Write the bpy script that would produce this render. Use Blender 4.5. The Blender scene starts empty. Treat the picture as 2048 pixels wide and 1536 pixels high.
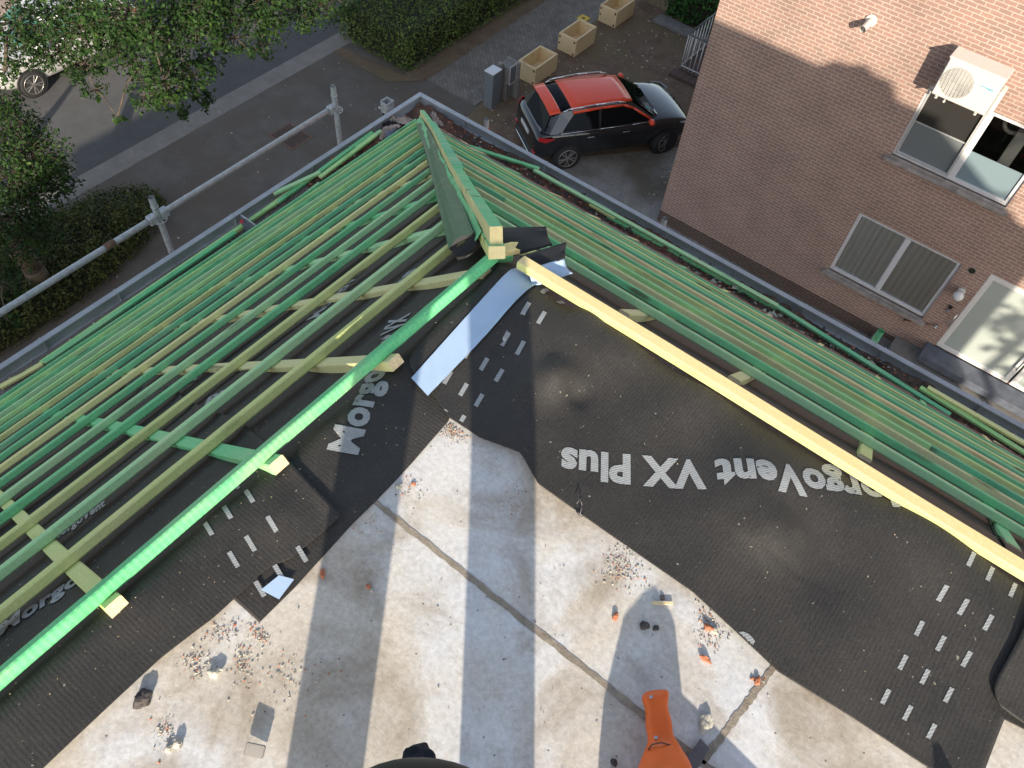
import bpy, bmesh, math, random
import numpy as np
from mathutils import Vector, Matrix
random.seed(7); RNG = np.random.default_rng(7)
S = bpy.context.scene
COL = S.collection
# ------------------------------------------------------------------ camera
R_ = np.array([[0.79, 0.53, -0.32], [0.61, -0.61, 0.50], [0.07, -0.59, -0.81]])
fpx = 1610.0; pitch = math.radians(53.85); roll = math.radians(-6.61); yaw = math.radians(-57.45)
_d = np.array([math.cos(pitch) * math.sin(roll), math.cos(pitch) * math.cos(roll), math.sin(pitch)])
_f = np.array([0, 0, 1.]); _F = _f - _d * (_f @ _d); _F /= np.linalg.norm(_F); _Rr = np.cross(_d, _F)
_h = lambda a: math.cos(a) * _F + math.sin(a) * _Rr
M_ = np.array([-_h(yaw), _h(yaw + math.pi / 2), -_d])     # world <- camera (x right, y down, z forward)
CAM = np.array([0, 0, 1.55])
def ray(p):
    v = M_ @ np.array([(p[0] - 1024) / fpx, (p[1] - 768) / fpx, 1.]); return v / np.linalg.norm(v)
def onpl(p, n, k):
    r = ray(p); n = np.array(n, float); return CAM + r * ((k - CAM @ n) / (r @ n))
def onz(p, z=0): return onpl(p, (0, 0, 1), z)
cd = bpy.data.cameras.new('camera'); cam = bpy.data.objects.new('camera', cd); COL.objects.link(cam)
mw = Matrix.Identity(4)
for i in range(3):
    mw[i][0] = M_[i][0]; mw[i][1] = -M_[i][1]; mw[i][2] = -M_[i][2]; mw[i][3] = CAM[i]
cam.matrix_world = mw
cd.sensor_fit = 'HORIZONTAL'; cd.sensor_width = 36; cd.lens = 36 * fpx / 2048; cd.clip_end = 2000; cd.clip_start = .02
S.camera = cam
# ------------------------------------------------------------------ light
EL = math.radians(21.5)
sdir = Vector((.6 * math.cos(EL), -.8 * math.cos(EL), math.sin(EL)))      # towards the sun
W = bpy.data.worlds.new('World'); S.world = W; W.use_nodes = True
nt = W.node_tree; nt.nodes.clear()
sky = nt.nodes.new('ShaderNodeTexSky'); sky.sky_type = 'NISHITA'; sky.sun_disc = False
sky.sun_elevation = EL; sky.sun_rotation = math.atan2(sdir.x, sdir.y); sky.air_density = 1.0; sky.dust_density = 1.2; sky.ozone_density = 1.0
bg = nt.nodes.new('ShaderNodeBackground'); bg.inputs[1].default_value = .15
ow = nt.nodes.new('ShaderNodeOutputWorld'); hsv = nt.nodes.new('ShaderNodeHueSaturation'); hsv.inputs['Saturation'].default_value = .68; nt.links.new(sky.outputs[0], hsv.inputs['Color']); nt.links.new(hsv.outputs[0], bg.inputs[0]); nt.links.new(bg.outputs[0], ow.inputs[0])
sl = bpy.data.lights.new('sun', 'SUN'); sl.energy = 4.9; sl.angle = math.radians(.53); sl.color = (1, .87, .70)
so = bpy.data.objects.new('sun', sl); COL.objects.link(so); so.rotation_euler = sdir.to_track_quat('Z', 'Y').to_euler(); so.location = (3, -5, 6)
S.view_settings.view_transform = 'Standard'; S.view_settings.look = 'None'; S.view_settings.exposure = .68; S.view_settings.gamma = 1
S.cycles.max_bounces = 6
# ------------------------------------------------------------------ material helpers
class N:
    def __init__(s, name):
        s.m = bpy.data.materials.new(name); s.m.use_nodes = True; s.t = s.m.node_tree; s.t.nodes.clear()
        s.b = s.n('BsdfPrincipled'); s.o = s.n('OutputMaterial'); s.l(s.b.outputs[0], s.o.inputs[0])
    def n(s, t, **k):
        x = s.t.nodes.new('ShaderNode' + t)
        for a, v in k.items(): setattr(x, a, v)
        return x
    def l(s, a, b): s.t.links.new(a, b)
    def co(s, kind='Object', scale=(1, 1, 1), rot=(0, 0, 0)):
        c = s.n('TexCoord'); mp = s.n('Mapping'); mp.inputs['Scale'].default_value = scale; mp.inputs['Rotation'].default_value = rot
        s.l(c.outputs[kind], mp.inputs[0]); return mp.outputs[0]
    def noise(s, v, scale, det=6, rough=.6, dist=0):
        x = s.n('TexNoise'); x.inputs['Scale'].default_value = scale; x.inputs['Detail'].default_value = det
        x.inputs['Roughness'].default_value = rough; x.inputs['Distortion'].default_value = dist
        if v is not None: s.l(v, x.inputs['Vector'])
        return x.outputs[0]
    def ramp(s, v, stops):
        r = s.n('ValToRGB'); e = r.color_ramp.elements
        while len(e) < len(stops): e.new(.5)
        for i, (p, c) in enumerate(stops):
            e[i].position = p; e[i].color = (c if len(c) == 4 else (*c, 1)) if hasattr(c, '__len__') else (c, c, c, 1)
        s.l(v, r.inputs[0]); return r.outputs[0]
    def mix(s, f, a, b, mode='MIX'):
        x = s.n('MixRGB', blend_type=mode)
        for i, v in enumerate((f, a, b)):
            if isinstance(v, (int, float)): x.inputs[i].default_value = v if i == 0 else (v, v, v, 1)
            elif isinstance(v, tuple): x.inputs[i].default_value = (*v, 1)
            else: s.l(v, x.inputs[i])
        return x.outputs[0]
    def math(s, op, a, b=0.0):
        x = s.n('Math', operation=op)
        for i, v in enumerate((a, b)):
            if isinstance(v, (int, float)): x.inputs[i].default_value = v
            else: s.l(v, x.inputs[i])
        return x.outputs[0]
    def bump(s, h, st=.3, dist=.01, prev=None):
        x = s.n('Bump'); x.inputs['Strength'].default_value = st; x.inputs['Distance'].default_value = dist
        s.l(h, x.inputs['Height'])
        if prev is not None: s.l(prev, x.inputs['Normal'])
        return x.outputs[0]
    def fin(s, col=None, rough=.7, metal=0, normal=None, **k):
        b = s.b
        if col is not None:
            if isinstance(col, tuple): b.inputs['Base Color'].default_value = (*col, 1)
            else: s.l(col, b.inputs['Base Color'])
        if isinstance(rough, (int, float)): b.inputs['Roughness'].default_value = rough
        else: s.l(rough, b.inputs['Roughness'])
        b.inputs['Metallic'].default_value = metal
        if normal is not None: s.l(normal, b.inputs['Normal'])
        for a, v in k.items(): b.inputs[a.replace('_', ' ')].default_value = v
        return s.m
def plain(name, col, rough=.6, metal=0, var=.25, sc=20, bump=.15, **k):
    n = N(name); c = n.co(); z = n.noise(c, sc, 6, .65)
    lo = tuple(max(0, x * (1 - var)) for x in col); hi = tuple(min(1, x * (1 + var)) for x in col)
    cc = n.ramp(z, [(.3, lo), (.7, hi)])
    return n.fin(cc, rough, metal, n.bump(z, bump, .003), **k)

def m_concrete():
    n = N('roof_concrete'); c = n.co('Object')
    big = n.noise(c, 3.2, 5, .6, .6); mid = n.noise(c, 11, 7, .7, .3); fine = n.noise(c, 90, 8, .75)
    stain = n.ramp(big, [(.40, 0.), (.60, 1.)])
    st2 = n.ramp(n.noise(c, 4.5, 5, .6, .8), [(.47, 0.), (.66, 1.)])
    base = n.ramp(mid, [(.25, (.47, .485, .50)), (.75, (.66, .67, .68))])
    base = n.mix(n.math('MULTIPLY', stain, .75), base, (.48, .425, .34))
    base = n.mix(n.math('MULTIPLY', st2, .78), base, (.285, .235, .175))
    base = n.mix(.35, base, n.ramp(fine, [(.3, .25), (.65, .9)]), 'OVERLAY')
    vo = n.n('TexVoronoi'); vo.inputs['Scale'].default_value = 26; n.l(c, vo.inputs['Vector'])
    pits = n.ramp(vo.outputs[0], [(.03, 0.), (.07, 1.)])
    base = n.mix(n.math('MULTIPLY', n.math('SUBTRACT', 1., pits), .8), base, (.12, .11, .10))
    # faint scuffs
    wv = n.noise(n.co('Object', (3, 60, 1), (0, 0, .7)), 3, 4, .6, 2.5)
    base = n.mix(n.math('MULTIPLY', n.ramp(wv, [(.62, 0.), (.70, 1.)]), .25), base, (.62, .62, .60))
    nn = n.bump(fine, .35, .002); nn = n.bump(pits, .4, .002, nn)
    return n.fin(base, .82, 0, nn)
def m_membrane():
    n = N('roofing_fleece'); c = n.co('Object')
    a = n.noise(c, 4, 5, .6); f = n.noise(c, 260, 4, .8)
    base = n.ramp(a, [(.3, (.027, .026, .025)), (.7, (.047, .043, .039))])
    base = n.mix(.5, base, n.ramp(f, [(.35, .1), (.7, .9)]), 'OVERLAY')
    sp = n.noise(c, 90, 2, .5); sp2 = n.ramp(sp, [(.735, 0.), (.755, 1.)])
    base = n.mix(n.math('MULTIPLY', sp2, .8), base, (.30, .28, .22))
    lum = n.noise(c, 18, 6, .7)
    base = n.mix(n.math('MULTIPLY', n.ramp(lum, [(.5, 0.), (.8, 1.)]), .15), base, (.11, .10, .085))
    w = n.n('TexWave', wave_type='BANDS', bands_direction='X'); w.inputs['Scale'].default_value = 36; w.inputs['Distortion'].default_value = 2.2; w.inputs['Detail'].default_value = 3; w.inputs['Detail Scale'].default_value = 1.0
    att = n.n('Attribute', attribute_name='ribs'); n.l(att.outputs['Vector'], w.inputs['Vector'])
    w2 = n.n('TexWave', wave_type='BANDS', bands_direction='Y'); w2.inputs['Scale'].default_value = 160; w2.inputs['Distortion'].default_value = 1; n.l(att.outputs['Vector'], w2.inputs['Vector'])
    wm = n.math('MULTIPLY', w.outputs[0], n.ramp(n.noise(c, 3.1, 4, .6), [(.38, .55), (.62, 1.)])); nn = n.bump(wm, .17, .0018); crk = n.noise(n.co('Object', (1, 1, 1), (0, 0, .5)), 7, 6, .72, 1.2); nn = n.bump(crk, .22, .010, nn); nn = n.bump(w2.outputs[0], .2, .001, nn); nn = n.bump(f, .35, .0015, nn)
    return n.fin(base, .62, 0, nn, Specular_IOR_Level=.35)
def m_print():
    n = N('grey_print'); c = n.co('Object', (1, 1, 1), (0, 0, .6))
    w = n.n('TexWave', wave_type='BANDS'); w.inputs['Scale'].default_value = 60; w.inputs['Distortion'].default_value = 3; n.l(c, w.inputs['Vector'])
    z = n.noise(c, 90, 5, .7)
    col = n.mix(.35, n.ramp(z, [(.3, (.19, .21, .22)), (.7, (.30, .33, .34))]), n.ramp(w.outputs[0], [(.2, .28), (.8, .5)]), 'MIX')
    return n.fin(col, .55, 0, n.bump(w.outputs[0], .3, .001))
def m_wood(name, a, b, knots=(.10, .07, .03), saw=True, gloss=.68, worn=.55):
    n = N(name); oi = n.n('ObjectInfo'); rnd = oi.outputs['Random']
    c = n.co('Object')
    off = n.n('VectorMath', operation='ADD'); cmb = n.n('CombineXYZ'); n.l(n.math('MULTIPLY', rnd, 37.), cmb.inputs[0]); n.l(n.math('MULTIPLY', rnd, 11.), cmb.inputs[1])
    n.l(c, off.inputs[0]); n.l(cmb.outputs[0], off.inputs[1])
    st = n.n('Mapping'); st.inputs['Scale'].default_value = (1.2, 26, 26); n.l(off.outputs[0], st.inputs[0])
    g = n.noise(st.outputs[0], 2.2, 6, .65, .6)
    pm = n.n('Mapping'); pm.inputs['Scale'].default_value = (2.2, 5, 5); n.l(off.outputs[0], pm.inputs[0])
    patch = n.noise(pm.outputs[0], 1.6, 4, .6)
    col = n.mix(g, a, b)
    lt = tuple(min(1, .5 * x + .5 * y) for x, y in zip(b, (.62, .58, .32)))
    col = n.mix(n.math('MULTIPLY', n.ramp(patch, [(.50, 0.), (.66, 1.)]), worn), col, lt); dk = tuple(.45 * x for x in a); col = n.mix(n.math('MULTIPLY', n.ramp(patch, [(.30, 1.), (.44, 0.)]), worn * .8), col, dk)
    fn = n.noise(off.outputs[0], 140, 4, .8)
    col = n.mix(.4, col, n.ramp(fn, [(.3, .3), (.7, .75)]), 'OVERLAY')
    km = n.n('Mapping'); km.inputs['Scale'].default_value = (2.4, 12, 12); n.l(off.outputs[0], km.inputs[0])
    vo = n.n('TexVoronoi'); vo.inputs['Scale'].default_value = 1.0; n.l(km.outputs[0], vo.inputs['Vector'])
    kn = n.ramp(vo.outputs[0], [(.10, 1.), (.16, 0.)])
    col = n.mix(n.math('MULTIPLY', kn, .75), col, knots)
    nn = n.bump(g, .25, .002)
    if saw:
        w = n.n('TexWave', wave_type='BANDS', bands_direction='X'); w.inputs['Scale'].default_value = 22; w.inputs['Distortion'].default_value = 1.5; n.l(off.outputs[0], w.inputs['Vector'])
        col = n.mix(n.math('MULTIPLY', n.ramp(w.outputs[0], [(.35, 0.), (.65, 1.)]), n.math('MULTIPLY', rnd, .16)), col, lt)
        nn = n.bump(w.outputs[0], .25, .0015, nn)
    return n.fin(col, gloss, 0, nn)
def m_brick(name='house_brick', axis='XZ', dark=1.0):
    n = N(name); c = n.co('Object'); sp = n.n('SeparateXYZ'); n.l(c, sp.inputs[0]); cb = n.n('CombineXYZ')
    n.l(sp.outputs['XYZ'.index(axis[0])], cb.inputs[0]); n.l(sp.outputs[2], cb.inputs[1])
    b = n.n('TexBrick'); b.offset = .5; b.inputs['Scale'].default_value = 1; b.inputs['Brick Width'].default_value = .2; b.inputs['Row Height'].default_value = .068
    b.inputs['Mortar Size'].default_value = .0085; b.inputs['Mortar Smooth'].default_value = .25; b.inputs['Bias'].default_value = -.1
    wob = n.noise(cb.outputs[0], 9, 3, .5); ad = n.n('VectorMath', operation='ADD'); sc = n.n('VectorMath', operation='SCALE'); sc.inputs['Scale'].default_value = .012
    nz = n.n('TexNoise'); nz.inputs['Scale'].default_value = 9; n.l(cb.outputs[0], nz.inputs['Vector']); n.l(nz.outputs['Color'], sc.inputs[0]); n.l(cb.outputs[0], ad.inputs[0]); n.l(sc.outputs[0], ad.inputs[1]); n.l(ad.outputs[0], b.inputs['Vector'])
    z = n.noise(cb.outputs[0], 1.3, 5, .6); z2 = n.noise(cb.outputs[0], 45, 5, .7)
    b.inputs['Color1'].default_value = (.335 * dark, .208 * dark, .168 * dark, 1); b.inputs['Color2'].default_value = (.275 * dark, .182 * dark, .154 * dark, 1)
    b.inputs['Mortar'].default_value = (.45 * dark, .375 * dark, .31 * dark, 1)
    col = n.mix(.35, b.outputs[0], n.ramp(z, [(.3, .3), (.7, .68)]), 'OVERLAY')
    col = n.mix(.35, col, n.ramp(z2, [(.3, .25), (.7, .75)]), 'OVERLAY')
    return n.fin(col, .88, 0, n.bump(b.outputs['Fac'], -.5, .006))
def m_ground(name, c1, c2, c3=None, sc=6, fine=80, bump=.4, rough=.92, spec=None):
    n = N(name); c = n.co('Object'); z = n.noise(c, sc, 7, .65, .3); f = n.noise(c, fine, 6, .75); q = n.noise(c, .7, 4, .6)
    col = n.ramp(z, [(.3, c1), (.7, c2)])
    if c3: col = n.mix(n.ramp(q, [(.45, 0.), (.62, 1.)]), col, c3)
    col = n.mix(.5, col, n.ramp(f, [(.3, .2), (.7, .8)]), 'OVERLAY')
    if spec:
        s1 = n.noise(c, 17, 3, .6); col = n.mix(n.ramp(s1, [(.68, 0.), (.72, 1.)]), col, spec)
    return n.fin(col, rough, 0, n.bump(f, bump, .01))
def m_leaf(name, c1, c2, c3):
    n = N(name); at = n.n('Attribute', attribute_name='lv'); col = n.ramp(at.outputs['Fac'], [(0., c1), (.6, c2), (1., c3)])
    z = n.noise(n.co('Object'), 60, 3, .6); lo = n.noise(n.co('Object'), 1.6, 4, .6); col = n.mix(.75, col, n.ramp(lo, [(.32, (.28, .28, .28)), (.68, (.78, .74, .55))]), 'OVERLAY'); col = n.mix(.4, col, n.ramp(z, [(.3, .3), (.7, .7)]), 'OVERLAY')
    n.fin(col, .58, 0, None, Specular_IOR_Level=.25)
    tr = n.n('BsdfTranslucent'); n.l(col, tr.inputs[0]); ms = n.n('MixShader'); ms.inputs[0].default_value = .22
    n.l(n.b.outputs[0], ms.inputs[1]); n.l(tr.outputs[0], ms.inputs[2]); n.l(ms.outputs[0], n.o.inputs[0]); return n.m
M = {}
M['conc'] = m_concrete(); M['memb'] = m_membrane(); M['print'] = m_print()
M['joint'] = m_ground('joint_fill', (.22, .185, .14), (.34, .30, .25), sc=9, fine=60)
_gs = lambda d: {k: (tuple(min(.85, x * (1.0 if k == 'bright' else 1.5)) for x in a), tuple(min(.85, x * (1.0 if k == 'bright' else 1.45)) for x in b)) for k, (a, b) in d.items()}
GR = dict(bright=((.07, .46, .17), (.19, .68, .31)), green=((.075, .34, .14), (.17, .47, .22)), teal=((.065, .30, .145), (.14, .42, .22)), pale=((.20, .42, .20), (.34, .54, .28)),
          olive=((.33, .40, .13), (.50, .52, .22)), khaki=((.37, .38, .17), (.52, .48, .25)), yellow=((.50, .50, .17), (.66, .62, .28)), tan=((.52, .40, .18), (.64, .50, .26)), lime=((.18, .45, .14), (.38, .60, .24)))
for k, (a, b) in _gs(GR).items(): M[k] = m_wood('wood_' + k, a, b)
M['fresh'] = m_wood('wood_fresh', (.66, .52, .22), (.80, .69, .37), worn=.35, saw=False); M['cut'] = plain('cut_wood_end', (.72, .58, .34), .8, var=.2, sc=90, bump=.5)
M['lemon'] = m_wood('wood_lemon', (.52, .55, .16), (.70, .68, .32), worn=.5, saw=False)
M['hipskin'] = m_wood('stained_hip_cloth', (.035, .13, .065), (.085, .22, .12), worn=.15, saw=False, gloss=.45)
M['board'] = m_wood('planter_pine', (.60, .44, .24), (.74, .58, .36), worn=.3, saw=False)
M['brick'] = m_brick(); M['brickY'] = m_brick('house_brick_side', 'YZ'); M['plinth'] = m_brick('dark_plinth_brick', 'XZ', .33)
M['zinc'] = plain('zinc_gutter', (.38, .41, .44), .5, .15, .15, 6, .05)
M['galv'] = plain('galvanised_tube', (.42, .45, .47), .5, .3, .25, 30, .1)
M['rust'] = plain('rusty_steel', (.16, .10, .07), .8, .3)
M['dirt'] = m_ground('gutter_dirt', (.055, .035, .025), (.17, .11, .08), (.14, .06, .04), 14, 60, .9)
M['dust'] = m_ground('red_brick_dust', (.15, .085, .06), (.27, .165, .125), (.17, .14, .12), 9, 60, .9)
M['sand'] = m_ground('gutter_grit', (.17, .155, .15), (.26, .235, .22), (.20, .18, .165), 9, 70, .5)
M['asph'] = m_ground('road_asphalt', (.066, .066, .067), (.086, .086, .086), None, 2, 120, .3)
M['side'] = m_ground('worn_pavement', (.088, .078, .066), (.138, .125, .107), (.105, .086, .069), 1.6, 70, .4)
M['kerb'] = m_ground('kerb_concrete', (.16, .148, .132), (.22, .205, .185), None, 3, 60, .3)
M['drive'] = m_ground('concrete_drive', (.18, .172, .16), (.30, .29, .272), (.14, .125, .095), 1.6, 30, .5)
M['soil'] = m_ground('bare_soil', (.10, .066, .045), (.19, .132, .09), (.145, .112, .063), 2.5, 28, .9, spec=(.26, .22, .15))
M['pink'] = m_ground('far_pavement', (.30, .22, .19), (.38, .28, .24), None, 3, 60)
M['earth'] = m_ground('grass_ground', (.05, .055, .03), (.09, .09, .05), None, 2, 40)
def m_pave():
    n = N('paver_path'); c = n.co('Object', (1, 1, 1), (0, 0, math.pi / 4)); b = n.n('TexBrick'); n.l(c, b.inputs[0]); b.inputs['Scale'].default_value = 1; b.inputs['Brick Width'].default_value = .20; b.inputs['Row Height'].default_value = .10
    b.inputs['Mortar Size'].default_value = .006; b.inputs['Color1'].default_value = (.195, .178, .155, 1); b.inputs['Color2'].default_value = (.145, .132, .116, 1); b.inputs['Mortar'].default_value = (.105, .095, .082, 1)
    z = n.noise(n.co(), 1.2, 6, .7); f = n.noise(n.co(), 70, 5, .7); col = n.mix(.6, b.outputs[0], n.ramp(z, [(.3, .3), (.7, .7)]), 'OVERLAY'); col = n.mix(.4, col, n.ramp(f, [(.3, .2), (.7, .8)]), 'OVERLAY')
    return n.fin(col, .9, 0, n.bump(b.outputs['Fac'], -.4, .004))
M['pave'] = m_pave()
M['leafA'] = m_leaf('oak_leaves', (.010, .028, .008), (.025, .064, .014), (.062, .125, .028))
M['leafB'] = m_leaf('hedge_leaves', (.040, .072, .020), (.105, .165, .045), (.21, .26, .085))
M['leafC'] = m_leaf('laurel_leaves', (.015, .055, .012), (.04, .13, .025), (.09, .24, .05))
M['leafD'] = m_leaf('shrub_leaves', (.028, .042, .012), (.070, .090, .028), (.15, .13, .05))
M['bark'] = plain('bark', (.09, .07, .05), .95, var=.4, sc=14, bump=.8)
M['bpaint'] = N('black_car_paint').fin((.008, .009, .012), .12, .0, None, Coat_Weight=1.0, Coat_Roughness=.04)
M['rpaint'] = N('red_car_paint').fin((.80, .065, .012), .28, .0, None, Coat_Weight=0.35, Coat_Roughness=.04)
M['spaint'] = N('silver_car_paint').fin((.55, .55, .54), .3, .3, None, Coat_Weight=1.0, Coat_Roughness=.05)
M['cglass'] = N('dark_car_glass').fin((.004, .005, .006), .05, 0, None, Specular_IOR_Level=.12)
M['tglass'] = N('teal_car_glass').fin((.05, .16, .13), .05, 0, None, Specular_IOR_Level=.8)
M['tyre'] = plain('tyre_rubber', (.018, .018, .018), .8); M['rim'] = plain('alloy_rim', (.35, .34, .33), .35, .8, .1); M['blackp'] = plain('black_plastic', (.018, .018, .020), .5)
M['chrome'] = N('bright_rail').fin((.65, .67, .68), .25, .9); M['redl'] = N('red_lamp').fin((.45, .01, .015), .12, 0, None, Coat_Weight=1.0); M['whitep'] = plain('white_plastic', (.60, .585, .54), .45, var=.06, bump=.03)
M['teal_st'] = N('teal_sticker').fin((.05, .42, .42), .5)
M['frame'] = plain('window_frame_paint', (.62, .63, .65), .4, var=.05, sc=8, bump=.02)
M['stone'] = plain('sill_stone', (.30, .27, .25), .8, var=.35, sc=7, bump=.4); M['slate'] = plain('bluestone_slab', (.095, .11, .14), .6, var=.3, sc=5, bump=.2); M['stepc'] = plain('step_concrete', (.17, .165, .155), .85, var=.25, sc=5, bump=.3)
M['gdark'] = N('dark_window_glass').fin((.035, .034, .032), .05, 0, None, Specular_IOR_Level=.7)
M['gfrost'] = N('frosted_grey_film').fin((.16, .18, .185), .35); M['gfrost2'] = N('frosted_blue_film').fin((.20, .27, .30), .3)
M['dfrost'] = N('frosted_door_glass').fin((.42, .47, .44), .28, 0, None, Specular_IOR_Level=.6)
def m_curtain():
    n = N('net_curtain'); c = n.co('Object'); w = n.n('TexWave', wave_type='BANDS', bands_direction='X'); w.inputs['Scale'].default_value = 2.6; w.inputs['Distortion'].default_value = 2.2; w.inputs['Detail'].default_value = 3
    mp = n.n('Mapping'); mp.inputs['Scale'].default_value = (1, 1, .06); n.l(c, mp.inputs[0]); n.l(mp.outputs[0], w.inputs[0])
    return n.fin(n.ramp(w.outputs[0], [(.2, (.80, .83, .79)), (.8, (.95, .96, .93))]), .8)
M['curtain'] = m_curtain()
def m_glass():
    n = N('window_glass'); g = n.n('BsdfGlossy'); g.inputs['Roughness'].default_value = .02; t = n.n('BsdfTransparent'); t.inputs[0].default_value = (.97, .99, .98, 1); f = n.n('Fresnel'); f.inputs[0].default_value = 1.5
    ms = n.n('MixShader'); n.l(f.outputs[0], ms.inputs[0]); n.l(t.outputs[0], ms.inputs[1]); n.l(g.outputs[0], ms.inputs[2]); n.l(ms.outputs[0], n.o.inputs[0]); return n.m
M['glass'] = m_glass()
M['orange'] = plain('orange_plastic', (.80, .13, .010), .38, var=.10, sc=25, bump=.06)
M['tape'] = plain('blue_film_tape', (.42, .56, .74), .35, var=.05, sc=8, bump=.3); M['flapm'] = plain('black_rubber_sheet', (.016, .016, .018), .7, var=.3, sc=40, bump=.2)
M['rag'] = plain('dirty_rag', (.42, .35, .31), .95, var=.35, sc=14, bump=.6); M['bluerag'] = plain('blue_film_scrap', (.16, .20, .28), .5, var=.2); M['mortar'] = plain('old_mortar', (.44, .42, .35), .95, var=.3, sc=60, bump=.9)
M['tile'] = plain('terracotta', (.44, .16, .085), .9, var=.3, sc=60, bump=.8); M['slagm'] = plain('dark_slag', (.075, .065, .060), .9, var=.6, sc=70, bump=1.)
M['steel'] = plain('dark_steel', (.13, .12, .125), .5, .4, .2, 40); M['cab'] = plain('cabinet_grey', (.16, .18, .20), .5, .1, .12, 8, .05); M['cab2'] = plain('cabinet_concrete', (.20, .195, .185), .8, var=.25, sc=10)
M['yel'] = plain('yellow_paint', (.62, .42, .03), .6); M['white'] = plain('white_paint', (.72, .72, .70), .5, var=.06); M['railw'] = plain('grey_rail_paint', (.42, .43, .42), .5, var=.15)
M['cloth'] = plain('dark_cloth', (.02, .022, .03), .95, var=.2, sc=60); M['skin'] = plain('skin', (.50, .30, .21), .55, var=.08, Subsurface_Weight=.05); M['hair'] = plain('brown_hair', (.05, .03, .02), .7, var=.4, sc=80)
M['fencew'] = m_wood('fence_board', (.16, .13, .08), (.24, .20, .12), worn=.2, saw=False); M['cover'] = plain('manhole_cover', (.075, .050, .038), .9, var=.4, sc=30, bump=.6)
M['logo'] = N('blue_logo').fin((.10, .42, .55), .5); M['acgrey'] = plain('grille_grey', (.36, .355, .34), .5, var=.1); M['interior'] = plain('dark_room', (.04, .038, .034), .9)
# ------------------------------------------------------------------ object helpers
def lk(o, parent=None, root=None):
    COL.objects.link(o)
    if parent is not None: o.parent = parent
    return o
def mesh(name, verts, faces, mats, parent=None, smooth=False, fm=None, at=None):
    """one mesh object. verts in world space unless parent carries a transform (then parent space via at=None)"""
    me = bpy.data.meshes.new(name); me.from_pydata([tuple(map(float, v)) for v in verts], [], [tuple(f) for f in faces])
    for m in (mats if isinstance(mats, (list, tuple)) else [mats]): me.materials.append(M[m] if isinstance(m, str) else m)
    if fm is not None: me.polygons.foreach_set('material_index', fm)
    if smooth: me.polygons.foreach_set('use_smooth', [True] * len(me.polygons))
    me.update(); o = bpy.data.objects.new(name, me); return lk(o, parent)
def tag(o, label=None, cat=None, group=None, kind=None):
    if label: o['label'] = label
    if cat: o['category'] = cat
    if group: o['group'] = group
    if kind: o['kind'] = kind
    return o
def thing(name, label, cat, loc=(0, 0, 0), group=None, rz=0):
    o = bpy.data.objects.new(name, None); COL.objects.link(o); o.location = loc; o.rotation_euler = (0, 0, rz); o.empty_display_size = .1
    return tag(o, label, cat, group)
def bmo(name, bm, mats, parent=None, smooth=False):
    me = bpy.data.meshes.new(name); bm.normal_update(); bm.to_mesh(me); bm.free()
    for m in (mats if isinstance(mats, (list, tuple)) else [mats]): me.materials.append(M[m] if isinstance(m, str) else m)
    if smooth: me.polygons.foreach_set('use_smooth', [True] * len(me.polygons))
    return lk(bpy.data.objects.new(name, me), parent)
def box(bm, lo, hi, bev=0.0, mi=0, mat=None):
    vs = [bm.verts.new((x, y, z)) for x in (lo[0], hi[0]) for y in (lo[1], hi[1]) for z in (lo[2], hi[2])]
    fs = [bm.faces.new([vs[i] for i in q]) for q in ((0, 1, 3, 2), (4, 6, 7, 5), (0, 4, 5, 1), (2, 3, 7, 6), (0, 2, 6, 4), (1, 5, 7, 3))]
    for f in fs: f.material_index = mi
    if mat is not None: bmesh.ops.transform(bm, matrix=mat, verts=vs)
    if bev > 0:
        es = list({e for f in fs for e in f.edges}); bmesh.ops.bevel(bm, geom=es, offset=bev, segments=1, affect='EDGES')
def tube(bm, a, b, r, n=12, r2=None, cap=True, mi=0):
    a = Vector(a); b = Vector(b); d = (b - a); L = d.length; q = d.to_track_quat('Z', 'Y'); r2 = r if r2 is None else r2
    ra = [bm.verts.new(a + q @ Vector((r * math.cos(2 * math.pi * i / n), r * math.sin(2 * math.pi * i / n), 0))) for i in range(n)]
    rb = [bm.verts.new(b + q @ Vector((r2 * math.cos(2 * math.pi * i / n), r2 * math.sin(2 * math.pi * i / n), 0))) for i in range(n)]
    for i in range(n):
        f = bm.faces.new((ra[i], ra[(i + 1) % n], rb[(i + 1) % n], rb[i])); f.smooth = True; f.material_index = mi
    if cap:
        bm.faces.new(ra[::-1]).material_index = mi; bm.faces.new(rb).material_index = mi
def path(bm, pts, r, n=8, mi=0):
    for a, b in zip(pts[:-1], pts[1:]): tube(bm, a, b, r, n, mi=mi)
def boxobj(name, lo, hi, mat, parent=None, bev=.0):
    bm = bmesh.new(); box(bm, lo, hi, bev); return bmo(name, bm, mat, parent)
def structure(o): return tag(o, kind='structure')
def sm(t, a, b):
    t = np.clip((t - a) / (b - a), 0, 1); return t * t * (3 - 2 * t)
# ------------------------------------------------------------------ roof frame
TH = math.radians(41.6); SN, CS, TN = math.sin(TH), math.cos(TH), math.tan(TH)
OX, OY, OZ = -.88, 1.24, .05
nL = np.array([-SN, 0, CS]); nR = np.array([0, SN, CS]); kL = nL @ np.array([OX, 0, OZ]); kR = nR @ np.array([0, OY, OZ])
BH, BW = .026, .035       # batten thickness and width
XE, YE, RR = -.83, 1.19, .04
_g = RNG.normal(size=(28, 5))
def bumps(x, y):
    z = np.zeros_like(np.asarray(x, float))
    for a, b, c, d, e in _g:
        z = z + .0011 * np.sin(x * (4 + 5 * a) + y * (4 + 5 * b) + 6 * c)
    return z
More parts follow.
